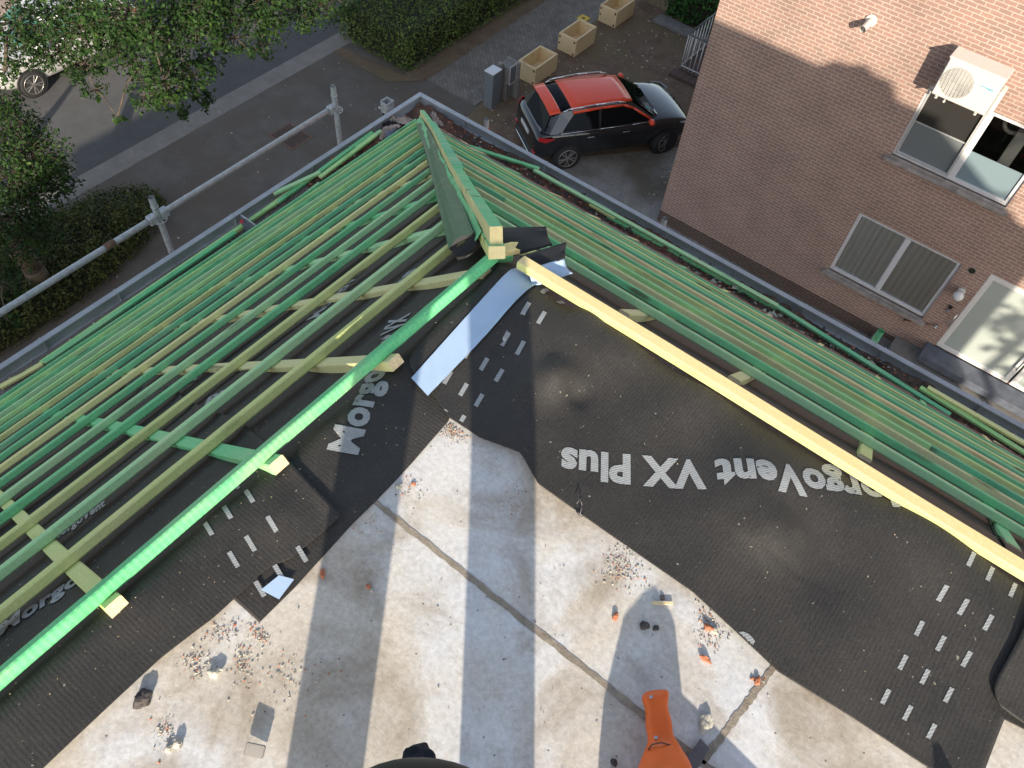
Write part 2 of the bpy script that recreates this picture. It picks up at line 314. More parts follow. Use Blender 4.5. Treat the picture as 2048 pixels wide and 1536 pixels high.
# local rises in the cloth: (px, py, height, radius)
BL = [((1105, 775), .026, .050), ((1150, 800), -.012, .03), ((1240, 700), .016, .09), ((1400, 800), .014, .10), ((1540, 1080), .014, .06), ((1480, 1010), .012, .12), ((1640, 1150), -.008, .09),
      ((1180, 640), .014, .05), ((640, 850), .005, .05), ((430, 1020), .006, .04), ((300, 1210), .006, .07), ((560, 1040), .007, .05), ((1900, 1150), .010, .12), ((1850, 1050), .014, .1)]
BLw = [(onz(p)[:2], h * (1.5 if p[0] > 1000 else 1), r) for p, h, r in BL]
def ZM(x, y, off=.004):
    x = np.asarray(x, float); y = np.asarray(y, float)
    tl = XE - x; tr = y - YE
    gl = np.where(tl > 0, TN * (np.sqrt(np.maximum(tl, 0) ** 2 + RR ** 2) - RR), 0); gr = np.where(tr > 0, TN * (np.sqrt(np.maximum(tr, 0) ** 2 + RR ** 2) - RR), 0)
    gr = np.where(x > -.62, gr * sm(y, 1.225, 1.42), gr)
    g = np.maximum(gl, gr) * (1 - .78 * np.exp(-((x + .79) ** 2 + (y - 1.25) ** 2) / .010))
    z = off - g + np.maximum(bumps(x, y) + .003, -.001)
    for (c, h, r) in BLw: z = z + h * np.exp(-((x - c[0]) ** 2 + (y - c[1]) ** 2) / r ** 2)
    s = np.maximum(tl, tr) > .05
    z = z - np.where(s, .012 * np.abs(np.sin(np.where(gl > gr, x, y) * 10.5)), 0)
    # slack ridge along the batten line on the far side
    z = z + .024 * np.exp(-((y - 1.12 - .03 * np.sin(x * 6)) / .10) ** 2) * (x > -.75) * (.6 + .4 * np.sin(x * 9 + 1)) + .006 * (x > -.7) * np.sin(x * 23 + y * 8) * np.exp(-((y - 1.06) / .10) ** 2)
    return z
def grid(name, rows, mat, parent=None, ribdir=0, thick=.0022):
    """rows: list of lists of (x,y,z)"""
    nr, nc = len(rows), len(rows[0]); V = [p for r in rows for p in r]
    F = [(i * nc + j, i * nc + j + 1, (i + 1) * nc + j + 1, (i + 1) * nc + j) for i in range(nr - 1) for j in range(nc - 1)]
    o = mesh(name, V, F, mat, parent, smooth=True)
    a = o.data.attributes.new('ribs', 'FLOAT_VECTOR', 'POINT'); ar = np.array(V)
    rb = np.zeros_like(ar)
    if ribdir == 0: rb[:, 0] = ar[:, 1]; rb[:, 1] = ar[:, 0]
    else: rb[:, 0] = ar[:, 0]; rb[:, 1] = ar[:, 1]
    a.data.foreach_set('vector', rb.ravel())
    if thick:
        md = o.modifiers.new('thickness', 'SOLIDIFY'); md.thickness = thick; md.offset = 1 if ribdir == 0 else -1
    return o
# ------------------------------------------------------------------ flat roof deck + own building
G = -11.2
roof = boxobj('flat_roof', (-.79, -9.9, -.25), (8.6, 1.14, -.0), 'conc'); structure(roof)
bd = thing('roofed_building', 'building under the stripped roof with brick walls below the zinc gutter', 'building', (3, -3, G))
def slopeV():
    pass
bm = bmesh.new()
# facade box and sloped deck (south end and east gable end outside the picture)
x0, x1, y0, y1 = -4.15, 8.6, -10.4, 4.55
box(bm, (x0 - 3, y0 + 3, 0), (x1 - 3, y1 + 3, -3.2 - G))
o = bmo('wall', bm, 'brick', bd)
V = [(-4.16 - 3, y0 + 3, -3.12 - G), (-4.16 - 3, 4.56 + 3, -3.12 - G), (8.6 - 3, 4.56 + 3, -3.12 - G), (-.80 - 3, y0 + 3, -.13 - G), (-.80 - 3, 1.16 + 3, -.13 - G), (8.6 - 3, 1.16 + 3, -.13 - G), (8.6 - 3, y0 + 3, -3.12 - G), (8.6 - 3, y0 + 3, -.13 - G)]
mesh('roof_deck', V, [(0, 3, 4, 1), (1, 4, 5, 2), (2, 5, 7, 6), (0, 6, 7, 3), (3, 7, 5, 4)], 'blackp', bd)
# joints between the deck slabs, with filler and ragged edges
def strip(name, a, b, w, mat, z=.0012, jag=.0018, n=60):
    a = np.array(a, float); b = np.array(b, float); d = b - a; nn = np.array([-d[1], d[0]]) / np.hypot(*d); V = []
    for i in range(n + 1):
        p = a + d * i / n
        for s in (-1, 1):
            q = p + nn * s * (w / 2 + random.uniform(-jag, jag)); V.append((q[0], q[1], z))
    return mesh(name, V, [(2 * i, 2 * i + 2, 2 * i + 3, 2 * i + 1) for i in range(n)], mat)
structure(strip('slab_joint', (-.70, .519), (3.0, .495), .013, 'joint', n=240)); structure(strip('slab_joint', (.200, .80), (.170, .512), .013, 'joint', n=40))
structure(strip('slab_joint', (.150, .493), (.10, -2.5), .013, 'joint', n=160))
# ------------------------------------------------------------------ membranes
def interp(xs, ys, t): return float(np.interp(t, xs, ys))
def tpar(n, p=1.0): return [(i / n) ** p for i in range(n + 1)]
INL = ([.19, .285, .444, .53, .634, .776, .9, 1.0, 1.1, 1.2], [-.630, -.630, -.640, -.640, -.643, -.652, -.70, -.74, -.77, -.81])
root = thing('roofing_membrane', 'black membrane printed Morgo, draped over the street edge below the bright green batten', 'roofing membrane', (-1, .8, 0)); ML = root
rows = []
for i in range(150):
    y = .19 + (4.3 - .19) * (i / 149) ** 1.3; xi = interp(*INL, y) if y < 1.2 else -(y - .39)
    xl = -4.12; r = []
    for t in tpar(110, 1.8): x = xi + (xl - xi) * t; r.append((x + 1, y - .8, float(ZM(x, y))))
    rows.append(r)
grid('sheet', rows, 'memb', root, 0)
root2 = thing('roofing_membrane', 'ribbed black membrane at the lower left, lapped over the sheet printed Morgo', 'roofing membrane', (-1, -.5, 0)); ML2 = root2
rows = []
for i in range(130):
    t = i / 129; r = []
    for u in tpar(110, 1.8):
        xi = interp([-3.2, -.2, -.06, .128, .188, .5], [-.72, -.712, -.70, -.699, -.678, -.663], -3.2 + 3.65 * t); x = xi + (-4.12 - xi) * u
        yt = .445 + min(.24, (-.663 - x) * .19) + .01 * math.sin(x * 9); y = yt - 3.65 * (1 - t) ** 1.25
        r.append((x + 1, y + .5, float(ZM(x, y, .010)) + .006 * math.exp(-((yt - y) / .02) ** 2)))
    rows.append(r)
grid('sheet', rows, 'memb', root2, 0)
root3 = thing('roofing_membrane', 'wide black membrane printed MorgoVent VX Plus in the sun beside the yellow batten', 'roofing membrane', (0, 1, 0)); MR = root3
LB = ([.77, .793, .804, .822, .869, .972, 1.2, 1.25, 4.5], [-.65, -.726, -.80, -.831, -.856, -.868, -.87, -.885, -4.13])
YA = ([-.87, -.65, -.564, -.471, -.395, -.18, -.008, .204, .354, .50, .60], [.80, .776, .778, .806, .770, .773, .773, .739, .754, .764, .77])
rows = []
for i in range(150):
    Y0 = .772 + (4.42 - .772) * (i / 149) ** 1.5; xl = interp(*LB, Y0); xr = .585 if Y0 < .95 else .66; r = []
    for j in range(150):
        x = xl + (xr - xl) * j / 149; w = max(0, 1 - (Y0 - .772) / .12); y = Y0 + w * (interp(*YA, x) - .772)
        r.append((x, y - 1, float(ZM(x, y, .012 if y < 1.6 else .004))))
    rows.append(r)
grid('sheet', rows, 'memb', root3, 1)
root4 = thing('roofing_membrane', 'black membrane at the right edge, its rounded corner lapped over the dashed sheet', 'roofing membrane', (2, 1, 0))
rows = []
for i in range(110):
    t = (i / 109) ** 1.4; r = []
    for j in range(90):
        u = (j / 89) ** 1.3; x = .545 + 2.9 * u; y = .95 + 3.4 * t
        x += .03 * math.exp(-t / .004) * math.exp(-u / .01) + .006 * math.sin(y * 12) * math.exp(-u * 30)
        r.append((x - 2, y - 1, float(ZM(x, y, .019 if y < 1.6 else .010)) + .004 * math.exp(-u * 60)))
    rows.append(r)
grid('sheet', rows, 'memb', root4, 1)

def place_flat(verts2, faces, name, parent, mat, off):
    if parent is MR: faces = [f for f in faces if all(verts2[k][1] > interp(*YA, verts2[k][0]) + .002 for k in f)]
    loc = parent.location; V = [(x - loc[0], y - loc[1], float(ZM(x, y, off)) - loc[2]) for x, y in verts2]
    return mesh(name, V, faces, mat, parent)
def text_mesh(s, size, bold=.045):
    cu = bpy.data.curves.new('t', 'FONT'); cu.body = s; cu.size = size; cu.offset = size * bold; cu.resolution_u = 3; cu.space_character = 1.06
    ob = bpy.data.objects.new('t', cu); COL.objects.link(ob); dg = bpy.context.evaluated_depsgraph_get(); me = bpy.data.meshes.new_from_object(ob.evaluated_get(dg))
    bm = bmesh.new(); bm.from_mesh(me); bpy.data.objects.remove(ob); bpy.data.curves.remove(cu); bpy.data.meshes.remove(me)
    bmesh.ops.triangulate(bm, faces=bm.faces[:]); bmesh.ops.remove_doubles(bm, verts=bm.verts[:], dist=1e-5)
    for _ in range(3):
        es = [e for e in bm.edges if e.calc_length() > .012]
        if es: bmesh.ops.subdivide_edges(bm, edges=es, cuts=1); bmesh.ops.triangulate(bm, faces=bm.faces[:])
    V = [tuple(v.co) for v in bm.verts]; F = [tuple(v.index for v in f.verts) for f in bm.faces]; bm.free(); return V, F
def lay_text(s, a, b, hgt, parent, off=.02, flip=1, arc=0.0, bold=.045):
    """text from world xy a to b, cap height hgt, letter-up = left of a->b (flip=-1: right)"""
    V, F = text_mesh(s, 1.0, bold); xs = [v[0] for v in V]; ys = [v[1] for v in V]; w = max(xs) - min(xs)
    a = np.array(a); b = np.array(b); L = np.hypot(*(b - a)); d = (b - a) / L; n = np.array([-d[1], d[0]]) * flip; P = []
    for v in V:
        t = (v[0] - min(xs)) / w; q = a + d * L * t + n * (v[1] * hgt / .72 + arc * 4 * t * (1 - t)); P.append((q[0], q[1]))
    return place_flat(P, F, 'printed_name', parent, 'print', off)
# right sheet, upside down to the camera
lay_text('MorgoVent VX Plus', onz((1822, 972), .014)[:2], onz((1122, 900), .014)[:2], .072, MR, .0133, 1)
lay_text('Morgo', onz((712, 907), .01)[:2], onz((772, 738), -.02)[:2], .066, ML, .0058, 1); lay_text('Vent VX', (-.93, .86), (-1.03, 1.05), .060, ML, .0085, 1)
lay_text('Plus', (-.925, .90), (-1.02, 1.12), .068, ML, .0105, -1) if False else None
def sLp(p, dz=-.085):
    r = onpl(p, nL, kL + dz); return r[0], r[1]
for (p, q, s) in [((770, 640), (835, 560), 'Plus'), ((640, 660), (745, 540), 'MorgoVent'), ((390, 790), (490, 700), 'VX Plus'), ((420, 835), (495, 800), 'Plus'), ((205, 960), (300, 890), 'Vent VX'), ((120, 1100), (225, 1030), 'MorgoVent'), ((20, 1290), (180, 1180), 'Morgo')]:
    a = sLp(p); b = sLp(q); lay_text(s, a, b, .05, ML if a[1] > .46 else ML2, .0075 if a[1] > .46 else .0135, 1)
lay_text('s', onz((1503, 1290))[:2], onz((1470, 1268))[:2], .067, MR, .0131, 1)
def dashes(parent, cs, dv, off, w=5.0):
    for cx, cy in cs:
        V = []; F = []
        d = np.array(dv, float); n = np.array([-d[1], d[0]]); n = n / np.hypot(*n) * w; c = np.array([cx, cy]); k = len(V)
        for i in range(5):
            t = -1 + i * .5
            for s in (-1, 1):
                p = c + d * t + n * s; q = onz(p, .015); V.append((q[0], q[1]))
        F += [(k + 2 * i, k + 2 * i + 2, k + 2 * i + 3, k + 2 * i + 1) for i in range(4)]
        place_flat(V, F, 'printed_dash', parent, 'print', off)
dashes(MR, [(1930, 1128), (1970, 1155), (2018, 1185), (1878, 1192), (1918, 1220), (1966, 1252), (1837, 1258), (1880, 1288), (1930, 1320), (1804, 1326), (1849, 1354), (1897, 1390), (1770, 1394), (1815, 1426), (1864, 1462), (1741, 1467), (1787, 1500)], (7, -14), .0131)
dashes(MR, [(1123, 598), (1081, 649), (1050, 630), (1010, 682), (1040, 702), (968, 731), (998, 754), (927, 782), (958, 804), (922, 846), (1090, 580), (1017, 607), (978, 657), (936, 706), (895, 757)], (7, -12), .0131, 4.5)
dashes(MR, [(890, 826), (856, 800)], (3, -4), .0131, 4)
dashes(ML2, [(497, 988), (453, 1021), (415, 1054), (544, 1048), (500, 1085), (466, 1117), (603, 1106), (557, 1143), (519, 1176)], (9, 15), .0112)
dashes(ML2, [(424, 965), (385, 990), (350, 1010), (465, 955)], (7, 6), .0112, 4)
# seam tape of the wide sheet: long strip folded over the hip
tr = thing('seam_tape', 'long pale blue seam tape strip running down from under the yellow batten', 'tape strip', (-.8, 1.0, 0))
def tape(parent, pts, w0, off, name='strip'):
    V = []; 
    for (a, b, w) in pts: V.append(a); V.append(b)
    return V
A0 = np.array(onz((823, 765))[:2]); A1 = np.array(onz((856, 802))[:2]); B0 = np.array([-.838, 1.275]); B1 = np.array([-.748, 1.245]); C0 = np.array([-.80, 1.36]); 
V = []; nT = 40
for i in range(nT + 1):
    t = i / nT; a = A0 + (B0 - A0) * t; b = A1 + (B1 - A1) * t
    for j in range(7):
        q = a + (b - a) * j / 6; V.append((q[0] + .8, q[1] - 1.0, float(ZM(q[0], q[1], .0175)) + .0008 * math.sin(t * 60 + j) * random.random()))
mesh('strip', V, [(i * 7 + j, i * 7 + j + 1, (i + 1) * 7 + j + 1, (i + 1) * 7 + j) for i in range(nT) for j in range(6)], 'tape', tr, True)
# loose flaps at the top of the hip
def flap(name, label, pts, mat, cat, n=10, tagit=True):
    """quad sheet through 4 world corners with a slight curl"""
    P = [np.array(p) for p in pts]; V = []
    for i in range(n + 1):
        for j in range(n + 1):
            s, t = i / n, j / n; q = P[0] * (1 - s) * (1 - t) + P[1] * s * (1 - t) + P[2] * s * t + P[3] * (1 - s) * t
            q = q + np.array([0, 0, .012 * math.sin(3 * s + 1) * math.sin(4 * t)]); V.append(q)
    o = mesh(name, V, [(i * (n + 1) + j, i * (n + 1) + j + 1, (i + 1) * (n + 1) + j + 1, (i + 1) * (n + 1) + j) for i in range(n) for j in range(n)], mat, None, True)
    md = o.modifiers.new('thickness', 'SOLIDIFY'); md.thickness = .003
    return tag(o, label, cat)
zf = .03
flap('rubber_flap', 'black rubber flap sticking out beyond the hip beam end, upper of two', [onz((985, 455), -.09), onz((1092, 453), -.02), onz((1104, 492), .0), onz((1000, 510), -.02)], 'flapm', 'roofing flap')
flap('rubber_flap', 'black flap with a pale blue taped edge beside the yellow batten end', [onz((1040, 512), .01), onz((1133, 484), .03), onz((1129, 518), .035), onz((1048, 545), .012)], 'flapm', 'roofing flap')
flap('seam_tape', 'short pale blue tape on the flap right of the yellow batten end', [onz((1050, 540), .02), onz((1128, 516), .036), onz((1144, 549), .03), onz((1066, 568), .022)], 'tape', 'tape strip')
t2 = [onz(p, .028) for p in ((549, 1158), (606, 1150), (592, 1165), (556, 1206), (523, 1186))]
tag(mesh('seam_tape', [(p[0], p[1], float(ZM(p[0], p[1], .0125))) for p in [onz(q) for q in ((560, 1155), (590, 1163), (560, 1203), (524, 1184))]], [(0, 1, 2, 3)], 'tape'), 'small crinkled pale blue tape patch at the edge of the concrete deck', 'tape strip')
# ------------------------------------------------------------------ battens
FR_L = Matrix(((0, -CS, -SN), (1, 0, 0), (0, -SN, CS)))      # local x=+Y, y=down slope, z=outward
FR_R = Matrix(((1, 0, 0), (0, CS, SN), (0, -SN, CS)))
def batten(name, frame, s, a, b, mat, label, cat='batten', group=None, w=BW, h=BH, top=0., ends='cut', seed=0, wob=.0015):
    """s: slope distance of the lower edge; a..b along the eaves; top: height of outer face over the batten plane"""
    L = b - a; n = max(6, int(L / .12)); V = []; rr = random.Random(seed * 7 + 3); ph = rr.random() * 9; amp = wob
    for i in range(n + 1):
        x = L * i / n; dy = amp * math.sin(x * 1.9 + ph) + .0012 * rr.uniform(-1, 1); dz = amp * .6 * math.sin(x * 1.3 + ph * 2)
        c = .0035
        for (yy, zz) in ((c, 0), (w - c, 0), (w, -c), (w, -h + c), (w - c, -h), (c, -h), (0, -h + c), (0, -c)): V.append((x, yy - w + dy, zz + dz))
    F = []; fm = []
    for i in range(n):
        for j in range(8): F.append((i * 8 + j, (i + 1) * 8 + j, (i + 1) * 8 + (j + 1) % 8, i * 8 + (j + 1) % 8)); fm.append(0)
    F.append(tuple(range(8))); fm.append(1); F.append(tuple(range(n * 8 + 7, n * 8 - 1, -1))); fm.append(1)
    o = mesh(name, V, F, [mat, ends], None, False, fm)
    if frame == 'L': p = np.array([OX, a, OZ]) + s * np.array([-CS, 0, -SN]) + top * nL; mt = FR_L.to_4x4()
    else: p = np.array([a, OY, OZ]) + s * np.array([0, CS, -SN]) + top * nR; mt = FR_R.to_4x4()
    mt.translation = Vector(p); o.matrix_world = mt
    return tag(o, label, cat, group)
ORD = ['first', 'second', 'third', 'fourth', 'fifth', 'sixth', 'seventh', 'eighth', 'ninth', 'tenth', 'eleventh', 'twelfth', 'thirteenth', 'fourteenth', 'fifteenth', 'sixteenth', 'seventeenth']
CN = dict(bright='vivid green', green='green', teal='bluish green', pale='pale green', olive='olive', khaki='khaki', yellow='yellowish', tan='tan', lime='light green')
LC = ['bright', 'olive', 'pale', 'olive', 'green', 'pale', 'green', 'yellow', 'green', 'teal', 'olive', 'green', 'lime', 'pale', 'green', 'lime', 'green', 'pale']
gL = 'treated roof battens on the street slope'; gR = 'treated roof battens on the slope facing the brick house'
SL = [.052, .388, .678, .947, 1.229, 1.479, 1.761, 2.02, 2.26, 2.52]
while SL[-1] < 4.2: SL.append(SL[-1] + .262)
for k in range(len(SL)):
    s = SL[k]; hy = OY + s * CS - .10
    if k == 0: hy = 1.235
    batten('roof_batten', 'L', s, -3.2, hy, LC[k], f'{CN[LC[k]]} batten, {ORD[k]} down from the deck edge on the street slope', 'batten', gL, seed=k)
RC = ['pale', 'green', 'khaki', 'teal', 'olive', 'green', 'tan', 'teal', 'lime', 'green', 'olive', 'teal', 'lime', 'green', 'teal', 'pale']
for k in range(12):
    s = .685 + .264 * k + (.012 * math.sin(k * 2)); hx = OX - s * CS + .12
    batten('roof_batten', 'R', s, hx, 3.4, RC[k], f'{CN[RC[k]]} batten, {ORD[k]} below the yellow one on the house-facing slope', 'batten', gR, seed=k + 30, w=BW)
# extra battens stacked beside their rows on the right slope
for i, (s, a, b, m, tp) in enumerate([(1.20, -1.35, 2.9, 'khaki', .0), (1.76, -1.15, 2.2, 'lime', 0), (2.30, -2.0, 1.9, 'tan', 0.), (2.60, -2.3, 3.0, 'teal', 0), (2.86, -2.2, 2.2, 'khaki', .0), (3.40, -2.9, 2.7, 'pale', 0), (1.46, -1.62, .4, 'lime', .0)]):
    batten('spare_batten', 'R', s, a, b, m, f'{CN[m]} spare batten laid loose between rows, {ORD[i]} from the top on the house-facing slope', 'batten', 'spare battens laid loose on the house-facing slope', seed=60 + i, top=tp, w=.034)
# dusty strip of old underlay left bare above the far gutter
V = []; nx = 160
for i in range(nx + 1):
    x = -4.05 + 7.4 * i / nx
    for j in range(9):
        sd = 3.60 + .10 * j + random.uniform(-.01, .01); q_ = np.array([x, OY, OZ]) + sd * np.array([0, CS, -SN]) + nR * (-.036 + random.uniform(0, .012)); q_[0] = max(x, -(q_[1] - .36)); V.append(q_)
tag(mesh('brick_dust', V, [(i * 9 + j, (i + 1) * 9 + j, (i + 1) * 9 + j + 1, i * 9 + j + 1) for i in range(nx) for j in range(8)], 'dust'), kind='stuff')
# counter battens down the slope
def cbatten(frame, t, s0, s1, mat, label, group, ends='cut', skew=0.0):
    L = s1 - s0; h = .027; w = .038; V = [];
    n = 16
    for i in range(n + 1):
        x = s0 + L * i / n
        for (yy, zz) in ((.003, 0), (w - .003, 0), (w, -.003), (w, -h), (0, -h), (0, -.003)): V.append((x, yy - w / 2 + .002 * math.sin(x * 3 + t) + skew * (x - s0), zz))
    F = [(i * 6 + j, i * 6 + (j + 1) % 6, (i + 1) * 6 + (j + 1) % 6, (i + 1) * 6 + j) for i in range(n) for j in range(6)]; fm = [0] * len(F)
    F += [tuple(range(5, -1, -1)), tuple(range(n * 6, n * 6 + 6))]; fm += [1, 1]
    o = mesh('counter_batten', V, F, [mat, ends], None, False, fm)
    if frame == 'L': mt = Matrix(((-CS, 0, -SN), (0, -1, 0), (-SN, 0, CS))).to_4x4(); p = np.array([OX, t, OZ]) - BH * nL
    else: mt = Matrix(((0, 1, 0), (CS, 0, SN), (-SN, 0, CS))).to_4x4(); p = np.array([t, OY, OZ]) - BH * nR
    mt.translation = Vector(p); o.matrix_world = mt
    return tag(o, label, 'counter batten', group)
cy = [-3.1 + .405 * i for i in range(7)] + [-.31, .04, .445, .81, 1.20, 1.60, 2.0, 2.4, 2.8, 3.2, 3.6, 4.0]
cm = ['khaki', 'olive', 'green', 'olive', 'khaki', 'pale', 'green']
lab = {.04: 'olive counter batten with a pale sawn end, nearest the bottom left corner', .445: 'green counter batten with a chunky pale sawn end beside the lapped membrane edge', .81: 'khaki counter batten whose pinkish sawn end sticks out above the printed word'}
for i, y in enumerate(cy):
    s0 = (-.010 if y < 1.1 else .04) if y < 1.21 else max(0, (y - OY) / CS) + .12
    m = {.04: 'olive', .445: 'green', .81: 'khaki'}.get(y, cm[i % 7])
    if y in lab: l_ = lab[y]
    elif y < 0: l_ = f'counter batten {ORD[max(0, 7 - i)]} beyond the bottom left corner of the street slope'
    else: l_ = f'counter batten running down the street slope from the hip, {ORD[i - 11]} from the deck'
    cbatten('L', y, s0, 4.38, m, l_, 'counter battens under the street slope battens', skew=(.012 if y > .5 else -.01))
cx = [-.62, -.24, .165, .575, .98, 1.39, 1.8, 2.2, 2.6, 3.0, -1.02, -1.42, -1.82, -2.22, -2.62, -3.02, -3.42]
for i, x in enumerate(cx):
    s0 = .44 if x > -.85 else (OX - x) / CS + .1
    l_ = {0: 'khaki counter batten under the upper end of the yellow batten', 1: 'pale counter batten with scribbled marks, half under the yellow batten', 2: 'short-looking counter batten standing out below the first pale green batten', 3: 'counter batten at the right edge of the picture beyond the yellow batten'}.get(i) or (f'counter batten off to the right of the picture, {ORD[i - 4]} from it' if x > 0 else f'counter batten below the hip on the house-facing slope, {ORD[i - 10]} from the deck')
    cbatten('R', x, s0, 4.38, ['khaki', 'khaki', 'olive', 'green'][i % 4], l_, 'counter battens under the house-facing battens', skew=.01 * ((i % 3) - 1))
# the big yellow batten lying flat at the deck edge
a = onz((1033, 527), .05); bl = 4.2
V = []; n = 30; w = .034; h = .023
for i in range(n + 1):
    x = bl * i / n
    for yy, zz in ((.003, 0), (w - .003, 0), (w, -.003), (w, -h), (0, -h), (0, -.003)): V.append((x, yy + .002 * math.sin(x * 4), zz))
F = [(i * 6 + j, (i + 1) * 6 + j, (i + 1) * 6 + (j + 1) % 6, i * 6 + (j + 1) % 6) for i in range(n) for j in range(6)]; fm = ([0, 0, 0, 0, 1, 1]) * n
F += [tuple(range(6)), tuple(range(n * 6 + 5, n * 6 - 1, -1))]; fm += [2, 2]
o = mesh('ridge_batten', V, F, ['fresh', 'lemon', 'cut'], None, False, fm); 
_a = onz((1050, 510), .057); _b = onz((2048, 1116), .057); _an = math.atan2(_b[1] - _a[1], _b[0] - _a[0])
o.rotation_euler = (0, 0, _an); o.location = (_a[0] + .034 * math.sin(_an), _a[1] - .034 * math.cos(_an), .057)
tag(o, 'long fresh yellow batten lying along the top edge of the wide membrane', 'batten')
# hip beam, its lower piece and the covered board
def hip_pt(t, up=0.0, side=0.0):     # t horizontal run along -x/+y ; side>0 to street side
    return np.array([OX - t, OY + t, OZ - t * TN]) + np.array([0, 0, up]) + side * np.array([-.7071, -.7071, 0])
def beam(name, t0, t1, up, side, w, h, mat, ends, parent, wobble=.0, n=24):
    V = []
    ax = np.array([-1, 1, -TN]) / math.sqrt(2 + TN * TN); sd = np.array([-.7071, -.7071, 0]); upv = np.cross(ax, sd); upv = upv if upv[2] > 0 else -upv
    for i in range(n + 1):
        t = t0 + (t1 - t0) * i / n; c = hip_pt(t, up, side + wobble * math.sin(t * 2.3))
        for u, v in ((-w / 2, 0), (w / 2, 0), (w / 2, -h), (-w / 2, -h)): V.append(c + sd * u + upv * v)
    F = [(i * 4 + j, (i + 1) * 4 + j, (i + 1) * 4 + (j + 1) % 4, i * 4 + (j + 1) % 4) for i in range(n) for j in range(4)]
    fm = [0 if j != 1 else 1 for i in range(n) for j in range(4)]; F += [(0, 1, 2, 3), tuple(n * 4 + k for k in (3, 2, 1, 0))]; fm += [2, 2]
    loc = parent.location if parent else Vector((0, 0, 0))
    o = mesh(name, [v - np.array(loc) for v in V], F, [mat[0], mat[1], ends], parent, False, fm); return o
hb = thing('hip_beam', 'stained hip beam along the roof corner with a sawn golden end face', 'hip beam', (-.9, 1.26, 0))
beam('top_beam', .03, 3.02, .074, .004, .034, .052, ('green', 'khaki'), 'tan', hb, .006); beam('lower_rail', .0, 3.04, .018, .006, .044, .034, ('green', 'olive'), 'tan', hb, .004)
beam('cover_strip', .75, 2.2, .080, .0, .040, .008, ('teal', 'green'), 'green', hb, .006)
for s_ in (1, -1):
    V = []; n = 40
    for i in range(n + 1):
        t = .10 + 2.75 * i / n; k_ = min(1, (t - .05) / 1.2)
        for d, u in ((.018, .062), (.022 + .004 * k_, .030), (.030 + .026 * k_, .006), (.036 + .026 * k_, -.010)): V.append(hip_pt(t, u + .003 * math.sin(t * 23 + d * 90), s_ * (d + .003 * math.sin(t * 17)) + .004) - np.array(hb.location))
    if s_ == 1: V = [v for i, v in enumerate(V)]
    mesh('cover_cloth', V, [(i * 4 + j, i * 4 + j + 1, (i + 1) * 4 + j + 1, (i + 1) * 4 + j) for i in range(n) for j in ((1, 2) if s_ == 1 else (0, 1, 2))], 'green' if s_ == 1 else 'teal', hb, True)
# broad cloth covered board on the street side of the hip
q = [onpl(p, nL, kL + .02) for p in ((836, 252), (853, 246), (952, 470), (903, 500))]
V = []; n = 22
for i in range(n + 1):
    t = i / n; aa = q[0] + (q[3] - q[0]) * t; bb = q[1] + (q[2] - q[1]) * t
    for j in range(7):
        c = aa + (bb - aa) * j / 6 + nL * (.006 * math.sin(j * 1.2 + t * 5) + (.002 * (1 - abs(j / 3 - 1))) + (.01 * math.sin(t * 31) * .2)); V.append(c)
F = [(i * 7 + j, i * 7 + j + 1, (i + 1) * 7 + j + 1, (i + 1) * 7 + j) for i in range(n) for j in range(6)]
o = mesh('hip_board', V, F, ['hipskin', 'flapm'], None, False); md = o.modifiers.new('thickness', 'SOLIDIFY'); md.thickness = .014; md.offset = -1; md.material_offset_rim = 1  # rim takes the black sheet colour as painted shade on the board edge
tag(o, 'broad dark green stained board beside the hip beam on the street side', 'hip board')
bm = bmesh.new()
e0, e1 = q[3], q[2]; dirn = (q[3] - q[0]); dirn = dirn / np.linalg.norm(dirn)
tb = [e0 + (e1 - e0) * s + dirn * (.035 * math.sin(math.pi * min(1, max(0, s))) + .008) - nL * .02 for s in (.02, .12, .35, .65, .88, .98)]
vs = [bm.verts.new(e0)] + [bm.verts.new(p) for p in tb] + [bm.verts.new(e1)]; f = bm.faces.new(vs); r = bmesh.ops.extrude_face_region(bm, geom=[f]); bmesh.ops.translate(bm, verts=[v for v in r['geom'] if isinstance(v, bmesh.types.BMVert)], vec=tuple(-nL * .012))
tag(bmo('board_end_cap', bm, 'flapm'), 'rounded dark rubber end sticking out under the green hip board', 'end cap')
# splintered fresh piece by the beam end
def rock(name, c, r, mat, label=None, cat='stone', group=None, sq=(1, 1, .7), sub=2, seed=0, parent=None, rough=.22):
    bm = bmesh.new(); bmesh.ops.create_icosphere(bm, subdivisions=sub, radius=1); rr = random.Random(seed + 5)
    ph = [rr.uniform(0, 6) for _ in range(6)]
    for v in bm.verts:
        k = 1 + rough * (math.sin(3 * v.co.x + ph[0]) * math.cos(3 * v.co.y + ph[1]) + .6 * math.sin(5 * v.co.z + 4 * v.co.x + ph[2])) + rr.uniform(-.10, .10)
        v.co = Vector((v.co.x * sq[0], v.co.y * sq[1], v.co.z * sq[2])) * r * k
    bmesh.ops.rotate(bm, verts=bm.verts, matrix=Matrix.Rotation(rr.uniform(0, 6), 3, 'Z'))
    o = bmo(name, bm, mat, parent); o.location = c
    if label: tag(o, label, cat, group)
    return o
p = onz((1020, 498), .03)
bm = bmesh.new(); box(bm, (-.02, -.013, -.012), (.02, .013, .012), .002)
for v in bm.verts:
    if v.co.x > .014: v.co.x += random.uniform(-.015, .012); v.co.z += random.uniform(-.006, .006)
o = bmo('wood_offcut', bm, ['fresh']); o.location = p; o.rotation_euler = (.2, -.1, .9); tag(o, 'splintered pinkish batten stub beside the sawn end of the hip beam', 'wood offcut')
